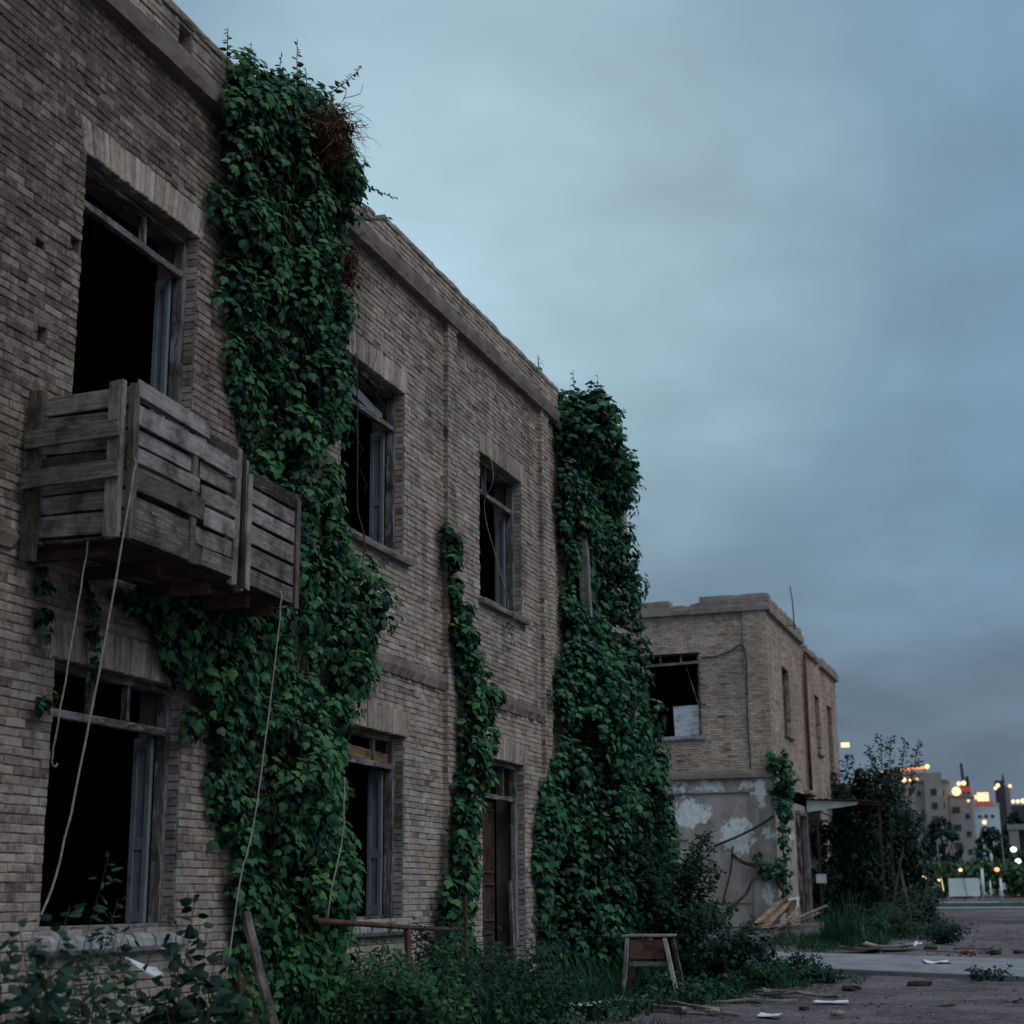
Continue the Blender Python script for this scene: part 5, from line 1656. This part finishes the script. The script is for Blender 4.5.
def far_tree(label, x, y, z0, h, rx, n, mat, leaf=.45, trunk=.22, lean=0.0, sq=1.0):
    t_ = thing('tree', label, 'tree', (x, y, z0), 'trees in the distance')
    w = MB()
    w.tube(smooth_pts([(x, y, z0 - .2), (x + .1, y, z0 + h * .3), (x + lean, y, z0 + h * .75)], 3), trunk, 6, trunk * .35)
    for i in range(5):
        a = i * 1.3
        w.tube([(x + lean * .5, y, z0 + h * .38), (x + rx * .45 * math.cos(a), y + rx * .4 * math.sin(a), z0 + h * .65)], trunk * .4, 5, trunk * .12)
    w.build('trunk', M['bark'], t_)
    C, R, K = [], [], []
    for _ in range(n):
        d = V((random.gauss(0, 1), random.gauss(0, 1), random.gauss(0, 1))).normalized() * random.uniform(.45, 1) ** .5
        zc = z0 + h * .60 + d.z * h * .42
        k = rx * (1 - .25 * max(0, d.z)) * (1 + .35 * nz(d.x * 2 + x, d.y * 2, d.z * 2))
        C.append((x + lean * .8 + d.x * k, y + d.y * k, max(z0 + .35, zc)))
        R.append((rx * .2, rx * .2, rx * .15))
        K.append(16)
    leaves('crown', M[mat], t_, *ell_leaves(C, R, K, size=leaf, tbase=.4))
    return t_


far_tree('round dark tree in front of the pale apartment block', -2.45, 128, .9, 6.0, 1.55, 90, 'darkleaf', .28)
far_tree('broad dark tree below the blue lit building', 1.0, 136, .9, 5.6, 1.7, 90, 'darkleaf', .28)
far_tree('dark tree between the broad dark tree and the pale gateway', 2.6, 150, .95, 7.4, 1.5, 70, 'darkleaf', .3)
far_tree('mid green tree at the right frame edge behind the lamps', 3.6, 112, .9, 2.9, 1.35, 80, 'hedge', .22)
far_tree('dark tree left of the round one, mostly behind the bush', -5.6, 120, .9, 7.0, 2.0, 90, 'darkleaf', .3)
far_tree('dark tree beyond the right frame edge row', 7.5, 118, .9, 5.5, 1.8, 60, 'darkleaf', .3)

# white hoarding and pale pillars
hb = thing('hoarding', 'white hoarding board standing on the far lawn under the orange lamps', 'hoarding', (1.1, 90, .77))
w = MB()
w.box(.25, 1.86, 90, 90.06, .98, 1.93)
w.build('panel', M['hoard'], hb)
for x in (.32, 1.06, 1.80):
    w = MB()
    w.box(x - .03, x + .03, 90.065, 90.12, .70, 1.95)
    w.build('post', M['rust'], hb)
rope('leaning_stick', 'thin dark stick leaning on the white hoarding', [(1.22, 89.8, .8), (1.12, 89.9, 1.4), (1.06, 89.95, 1.94)], .02, 'cable', 'stick')
for lab, x, y, w_, z1 in (('tall white pillar right of the white hoarding', 2.13, 88, .075, 2.42), ('thin pale bollard between the two white pillars', 2.50, 88, .045, 1.80), ('shorter bluish white pillar farther right', 3.03, 88, .07, 1.92)):
    t_ = thing('white_pillar', lab, 'pillar', (x, y, .75))
    w = MB()
    w.tube([(x, y, .7), (x, y, z1 - .04)], w_, 10, w_ * .95)
    w.build('shaft', M['hoard'], t_, smooth=True)
    w = MB()
    w.tube([(x, y, z1 - .04), (x, y, z1)], w_ * 1.15, 10)
    w.build('cap', M['hoard'], t_)
w = MB()
for i in range(60):
    x = 2.2 + i * .12
    w.box(x, x + .03, 86, 86.03, .7, 1.0 + random.uniform(-.04, .04))
w.box(2.2, 9.4, 86.035, 86.06, .92, .96)
props(w.build('low_fence', M['rust'], origin=(5, 86, .7)), 'low dark picket fence in front of the white pillars', 'fence')


def street_lamp(label, x, y, zl, r, mat, pole=True, arm=0.0, group='street lamps in the distance'):
    z0 = gz(x, y)
    t_ = thing('street_lamp', label, 'street lamp', (x, y, z0), group)
    if pole:
        w = MB()
        w.tube([(x + arm, y + .1, z0), (x + arm, y + .1, zl + .02)], .05, 6, .03)
        w.tube([(x + arm, y + .1, zl + .02), (x, y + .05, zl + r * 1.1)], .03, 5)
        w.build('pole', M['cable'], t_)
    w = MB()
    w.ball((x, y, zl), r, r, r * .85)
    w.build('lamp_head', M[mat], t_)
    return t_


street_lamp('orange lamp hanging above the middle of the white hoarding', .65, 95, 2.44, .11, 'l_warm', arm=.12)
street_lamp('strong orange lamp right of the tall white pillar', 2.65, 95, 2.44, .14, 'l_orange', arm=.15)
street_lamp('upper of two greenish white lamps below the pale gateway', 3.27, 110, 3.92, .20, 'l_white', arm=.2)
street_lamp('lower of two greenish white lamps below the pale gateway', 3.49, 110, 3.17, .19, 'l_white', arm=.2)
street_lamp('white lamp low behind the dark bush, left of the yellow strip light', -.55, 85, 1.93, .10, 'l_cream', arm=.1)
street_lamp('tiny white lamp touching the low white one on its left', -.68, 85.3, 2.02, .06, 'l_cream', arm=.1)
street_lamp('small yellow lamp left of the yellow strip light', .10, 85, 1.80, .07, 'l_warm', arm=.1)
t_ = thing('strip_light', 'upright yellow strip light left of the white hoarding', 'light', (.28, 85, .7))
w = MB()
w.beam((.32, 85.05, .7), (.24, 85.05, 1.95), .03, .03)
w.build('pole', M['cable'], t_)
w = MB()
w.beam((.31, 85, 1.28), (.23, 85, 1.92), .05, .03)
w.build('tube', M['l_cream'], t_)
for lab, x, y, z0, z1, ln in (('slanting pale pole in front of the hedge, left of the hoarding', -1.02, 104, .85, 4.35, -.14), ('slanting pale pole before the trees, below the dark tower', 2.82, 104, .85, 4.57, -.06)):
    w = MB()
    w.tube([(x, y, z0), (x + ln, y, z1)], .05, 6, .035)
    props(w.build('tall_pole', M['plaster_plain'], origin=(x, y, z0)), lab, 'pole')
t_ = thing('street_lamp', 'unlit lamp with pale curved arm above the hedge', 'street lamp', (1.9, 108, .85))
w = MB()
w.tube(smooth_pts([(1.92, 108, .85), (1.92, 108, 3.3), (1.80, 108, 3.85), (1.4, 108, 3.95)], 4), .05, 6, .03)
w.build('pole', M['plaster_plain'], t_)
w = MB()
w.ball((1.9, 108, 3.4), .10, .1, .28)
w.build('lamp_head', M['hoard'], t_)

# ------------------------------------------------------------------ the city behind
FB = lambda m_, x0, x1, y, z0, z1, dpt=12, tint=.5: m_.box(x0, x1, y, y + dpt, z0, z1, tint)


def tower(label, x0, x1, y, z1, mat, wins, dpt=12, cat='building', z0=0.5, cap=None):
    t_ = thing('city_building', label, cat, ((x0 + x1) / 2, y, 1.0), 'city buildings in the distance')
    w = MB()
    FB(w, x0, x1, y, z0, z1, dpt)
    if cap:
        FB(w, x0 - .3, x1 + .3, y - .3, z1 + .01, z1 + cap, dpt)
    w.build('wall', M[mat], t_)
    for (wx, wz, ww, wh) in wins:
        w = MB()
        w.box(wx, wx + ww, y - .12, y - .02, wz, wz + wh)
        w.build('window', M['window_dark'], t_)
    return t_


def grid(x0, x1, z0, z1, nx_, nz_, ww, wh, p=.85):
    return [(x0 + (x1 - x0) * (i + .5) / nx_ - ww / 2, z0 + (z1 - z0) * (j + .5) / nz_ - wh / 2, ww * random.choice((1, 1, 1.4)), wh) for i in range(nx_) for j in range(nz_) if random.random() < p]


a1 = tower('pale concrete apartment block with dark window bays, below the orange neon strip', -27.2, -19.2, 414, 28.8, 'facade', grid(-27, -19.4, 3, 27.5, 4, 8, 1.0, 1.3), cap=.6)
w = MB()
FB(w, -24.5, -20.2, 412.5, .5, 31.0, 3)
w.build('stair_tower', M['facade'], a1)
for k in range(7):
    w = MB()
    w.box(-23.0, -21.6, 412.35, 412.45, 5 + k * 3.4, 6.6 + k * 3.4)
    w.build('window', M['window_dark'], a1)
a2 = tower('pale concrete block with a big round warm light on its flat top', -19.0, -13.4, 416, 25.0, 'facade', [(-18.3, 21.0 - k * 4.4, 1.9, 1.5) for k in range(4)] + [(-15.2, 19.5 - k * 4.4, 1.1, 1.3) for k in range(4)], cap=.5)
bk = tower('grey block carrying the orange neon strip on its roof, half behind the tree', -41, -27.5, 452, 33.6, 'facade', grid(-40.5, -28, 6, 31, 6, 7, 1.2, 1.5), cap=.5)


def light_thing(label, shape, mat, loc, cat='light', group='city lights'):
    w = MB()
    shape(w)
    return props(w.build('city_light', M[mat], origin=loc), label, cat, group)


ns = thing('neon_strip', 'long orange neon strip on the roof of the grey block', 'neon sign', (-32, 449, 33.7))
w = MB()
w.beam((-38.2, 449, 34.05), (-26.2, 449, 35.25), .55, .3, side=EZ)
w.build('neon_tube', M['l_neon'], ns)
w = MB()
w.beam((-38.2, 449.4, 34.75), (-26.2, 449.4, 35.95), .25, .3, side=EZ)
w.build('backing', M['facade_dark'], ns)
for q in (.05, .35, .65, .95):
    w = MB()
    w.beam((-38.2 + 12 * q, 449.4, 33.4), (-38.2 + 12 * q, 449.4, 34.6 + 1.2 * q), .2, .2)
    w.build('post', M['facade_dark'], ns)
ball = lambda c, r: (lambda w_: w_.ball(c, r))
for lab, c, r, mt in (('white hot lamp at the right end of the orange neon strip', (-26.0, 448, 35.3), .62, 'l_warm'), ('pinkish lamp at the left end of the orange neon strip', (-38.0, 448, 34.1), .4, 'l_orange'),
                      ('left lamp of the row of three under the neon strip', (-32.5, 448.5, 31.9), .60, 'l_warm'), ('middle lamp of the row of three under the neon strip', (-30.7, 448.5, 31.9), .46, 'l_warm'), ('right lamp of the row of three under the neon strip', (-29.0, 448.5, 31.9), .40, 'l_warm'),
                      ('left of the close pair of lamps below the row of three', (-35.9, 448.5, 28.7), .46, 'l_warm'), ('right of the close pair of lamps below the row of three', (-34.6, 448.5, 28.8), .5, 'l_warm'),
                      ('big round yellow light on the front of the pale block', (-16.7, 411.0, 26.1), 1.1, 'l_warm'), ('left of two lamps above the big round yellow light', (-16.0, 411.5, 28.0), .5, 'l_warm'), ('right of two lamps above the big round yellow light', (-14.8, 411.5, 28.1), .58, 'l_warm'), ('small pink lamp low on the right chimney side', (-14.0, 411.5, 23.7), .36, 'l_cream'),
                      ('left of two lamps near the top of the dark tower', (-13.0, 589, 37.6), .6, 'l_warm'), ('right of two lamps near the top of the dark tower', (-12.1, 588, 38.5), .7, 'l_warm'), ('lone lamp on the right wing of the dark tower', (-8.1, 592, 38.4), .6, 'l_warm'),
                      ('first lamp of the right hand row at the frame edge', (-6.6, 554, 30.9), .6, 'l_warm'), ('second lamp of the right hand row at the frame edge', (-5.1, 554, 30.9), .6, 'l_warm'), ('third lamp of the right hand row at the frame edge', (-3.5, 554, 31.0), .75, 'l_warm'),
                      ('pale lamp under the blue building roof, in the trees', (-15.6, 536, 23.6), .75, 'l_cream'), ('small orange lamp behind the tree beside the brick corner', (-2.0, 80, 6.8), .09, 'l_orange')):
    light_thing(lab, ball(c, r), mt, c)
light_thing('red strip light on the roof edge of the pale block', lambda w_: w_.box(-18.4, -13.4, 415, 415.2, 26.2, 27.4), 'l_red', (-16, 415, 26.2))
light_thing('glowing floodlight box behind the brick corner, above the tree', lambda w_: w_.box(-1.62, -1.30, 62, 62.1, 6.68, 6.86), 'l_cream', (-1.4, 62, 6.7))
for lab, pts, r in (('tall dark chimney above the pale block', [(-18.0, 468, 1), (-17.7, 468, 31), (-18.0, 468, 37.4)], .55), ('thicker dark chimney right of the pale block', [(-16.3, 472, 1), (-16.5, 472, 23), (-16.85, 472, 33.9)], .75)):
    w = MB()
    w.tube(pts, r, 8, r * .7)
    props(w.build('chimney', M['facade_dark'], origin=pts[0]), lab, 'chimney')
lb = tower('pale blue lit building with a glowing cream sign on its roof', -18.7, -11.2, 540, 29.4, 'facade_blue', [(-17.6 + 2 * i, 25.2, 1.1, .9) for i in range(3)], cap=.4)
w = MB()
w.beam((-15.5, 538, 30.4), (-15.5, 538, 33.2), 3.6, .3, side=EX)
w.beam((-18.4, 538, 31.7), (-15.6, 538, 31.9), 1.2, .3, side=EZ)
w.build('roof_sign', M['l_cream'], lb)
w = MB()
w.box(-18.2, -12.4, 538.4, 538.5, 29.5, 30.4)
w.box(-18.6, -12.2, 538.4, 538.5, 33.2, 33.6)
w.build('sign_frame', M['l_red'], lb)
dt = tower('dark purple tower with a spire, right of the blue lit building', -13.4, -10.2, 594, 40.6, 'facade_dark', [])
w = MB()
w.tube([(-10.4, 596, 40), (-10.4, 596, 43.4)], .55, 6, .1)
w.build('spire', M['facade_dark'], dt)
w = MB()
FB(w, -10.1, -8.5, 600, .5, 39.0, 8)
w.build('side_wing', M['facade'], dt)
tower('low dark block at the right edge carrying a row of lamps', -7.6, 6, 560, 30.0, 'facade_dark', [(-6.2 + 2.2 * i, 24 + 1.8 * (i % 2), .9, 1.3) for i in range(4)])
gt = thing('gateway', 'pale stone gateway with dark arched opening at the right edge behind the trees', 'gateway', (3.5, 140, 1))
w = MB()
w.box(2.25, 3.05, 140, 141, .8, 6.3)
w.box(4.7, 5.6, 140, 141, .8, 6.3)
w.box(2.15, 5.7, 139.9, 141, 6.31, 6.75)
w.build('arch', M['facade'], gt)
w = MB()
w.box(3.06, 4.69, 140.8, 140.9, .8, 5.9)
w.build('doorway', M['window_dark'], gt)

# ------------------------------------------------------------------ camera
yaw, pitch, roll = .327053934, .242397869, -.009241911
f = V((-math.sin(yaw) * math.cos(pitch), math.cos(yaw) * math.cos(pitch), math.sin(pitch)))
r = V((math.cos(yaw), math.sin(yaw), 0))
u = r.cross(f)
r2 = r * math.cos(roll) + u * math.sin(roll)
u2 = -r * math.sin(roll) + u * math.cos(roll)
cam = bpy.data.cameras.new('camera')
co = bpy.data.objects.new('camera', cam)
COL.objects.link(co)
m3 = Matrix((r2, u2, -f)).transposed()
co.matrix_world = Matrix.Translation((6.0, 0, 1.1)) @ m3.to_4x4()
cam.sensor_width = 36
cam.lens = 1562.13529 * 36 / 1024
cam.clip_start, cam.clip_end = .1, 4000
cam.dof.use_dof = True
cam.dof.focus_distance = 14.5
cam.dof.aperture_fstop = 2.6
scene.camera = co

# ------------------------------------------------------------------ light
SUN_EL, SUN_AZ = math.radians(46), math.radians(108)      # azimuth measured from +Y towards +X
sd = V((math.sin(SUN_AZ) * math.cos(SUN_EL), math.cos(SUN_AZ) * math.cos(SUN_EL), math.sin(SUN_EL)))
sun = bpy.data.lights.new('sun', 'SUN')
sun.energy = .75
sun.angle = math.radians(35)
sun.color = (.95, .97, 1.0)
so = bpy.data.objects.new('sun', sun)
COL.objects.link(so)
so.rotation_euler = sd.to_track_quat('Z', 'Y').to_euler()

world = bpy.data.worlds.new('World')
scene.world = world
world.use_nodes = True
nt = world.node_tree
for n in list(nt.nodes):
    nt.nodes.remove(n)
t = NT(nt)
gen = t.n('ShaderNodeTexCoord').outputs['Generated']
sep = t.n('ShaderNodeSeparateXYZ')
t.l(gen, sep.inputs[0])
z = t.math('MAXIMUM', sep.outputs[2], 0.0)
den = t.math('ADD', z, .22)
comb = t.n('ShaderNodeCombineXYZ')
t.l(t.math('DIVIDE', sep.outputs[0], den), comb.inputs[0])
t.l(t.math('DIVIDE', sep.outputs[1], den), comb.inputs[1])
n1 = t.noise(t.scale(comb.outputs[0], (1.0, .8, 1)), .95, 5, .5)
n2 = t.noise(comb.outputs[0], 2.6, 4, .55)
cl = t.math('ADD', t.math('MULTIPLY', n1, .75), t.math('MULTIPLY', n2, .25))
base = t.ramp(z, [(0.0, (.138, .180, .236)), (.10, (.172, .234, .300)), (.24, (.200, .306, .398)), (.52, (.240, .358, .460)), (.75, (.52, .66, .80)), (1.0, (.64, .79, .94))])
light = t.ramp(cl, [(.38, .72), (.5, 1.0), (.62, 1.36)])
c = t.mix(1.0, base, light, 'MULTIPLY')
# brighter break in the cloud low over the far end of the building
gd = V((-.30, .86, .40)).normalized()
dp = t.n('ShaderNodeVectorMath', operation='DOT_PRODUCT')
t.l(gen, dp.inputs[0])
dp.inputs[1].default_value = gd
gl = t.ramp(dp.outputs['Value'], [(.0, (1.0, 1.0, 1.0)), (.86, (.74, .81, .89)), (.935, (.77, .85, .92)), (.968, (.96, 1.0, 1.02)), (.997, (1.80, 1.68, 1.53))])
c = t.mix(1.0, c, gl, 'MULTIPLY')
bg1 = t.n('ShaderNodeBackground')
bg1.inputs['Strength'].default_value = .95
t.l(c, bg1.inputs['Color'])
sky = t.n('ShaderNodeTexSky')
sky.sky_type = 'NISHITA'
sky.sun_disc = False
sky.sun_elevation = SUN_EL
sky.sun_rotation = SUN_AZ
sky.air_density = 1.4
sky.dust_density = 3.0
bg2 = t.n('ShaderNodeBackground')
bg2.inputs['Strength'].default_value = .008
t.l(sky.outputs[0], bg2.inputs['Color'])
ad = t.n('ShaderNodeAddShader')
t.l(bg1.outputs[0], ad.inputs[0])
t.l(bg2.outputs[0], ad.inputs[1])
wo = t.n('ShaderNodeOutputWorld')
t.l(ad.outputs[0], wo.inputs['Surface'])

scene.view_settings.view_transform = 'Standard'
scene.view_settings.look = 'None'
scene.view_settings.exposure = 0
scene.view_settings.gamma = 1
scene.cycles.use_denoising = True
scene.cycles.max_bounces = 6
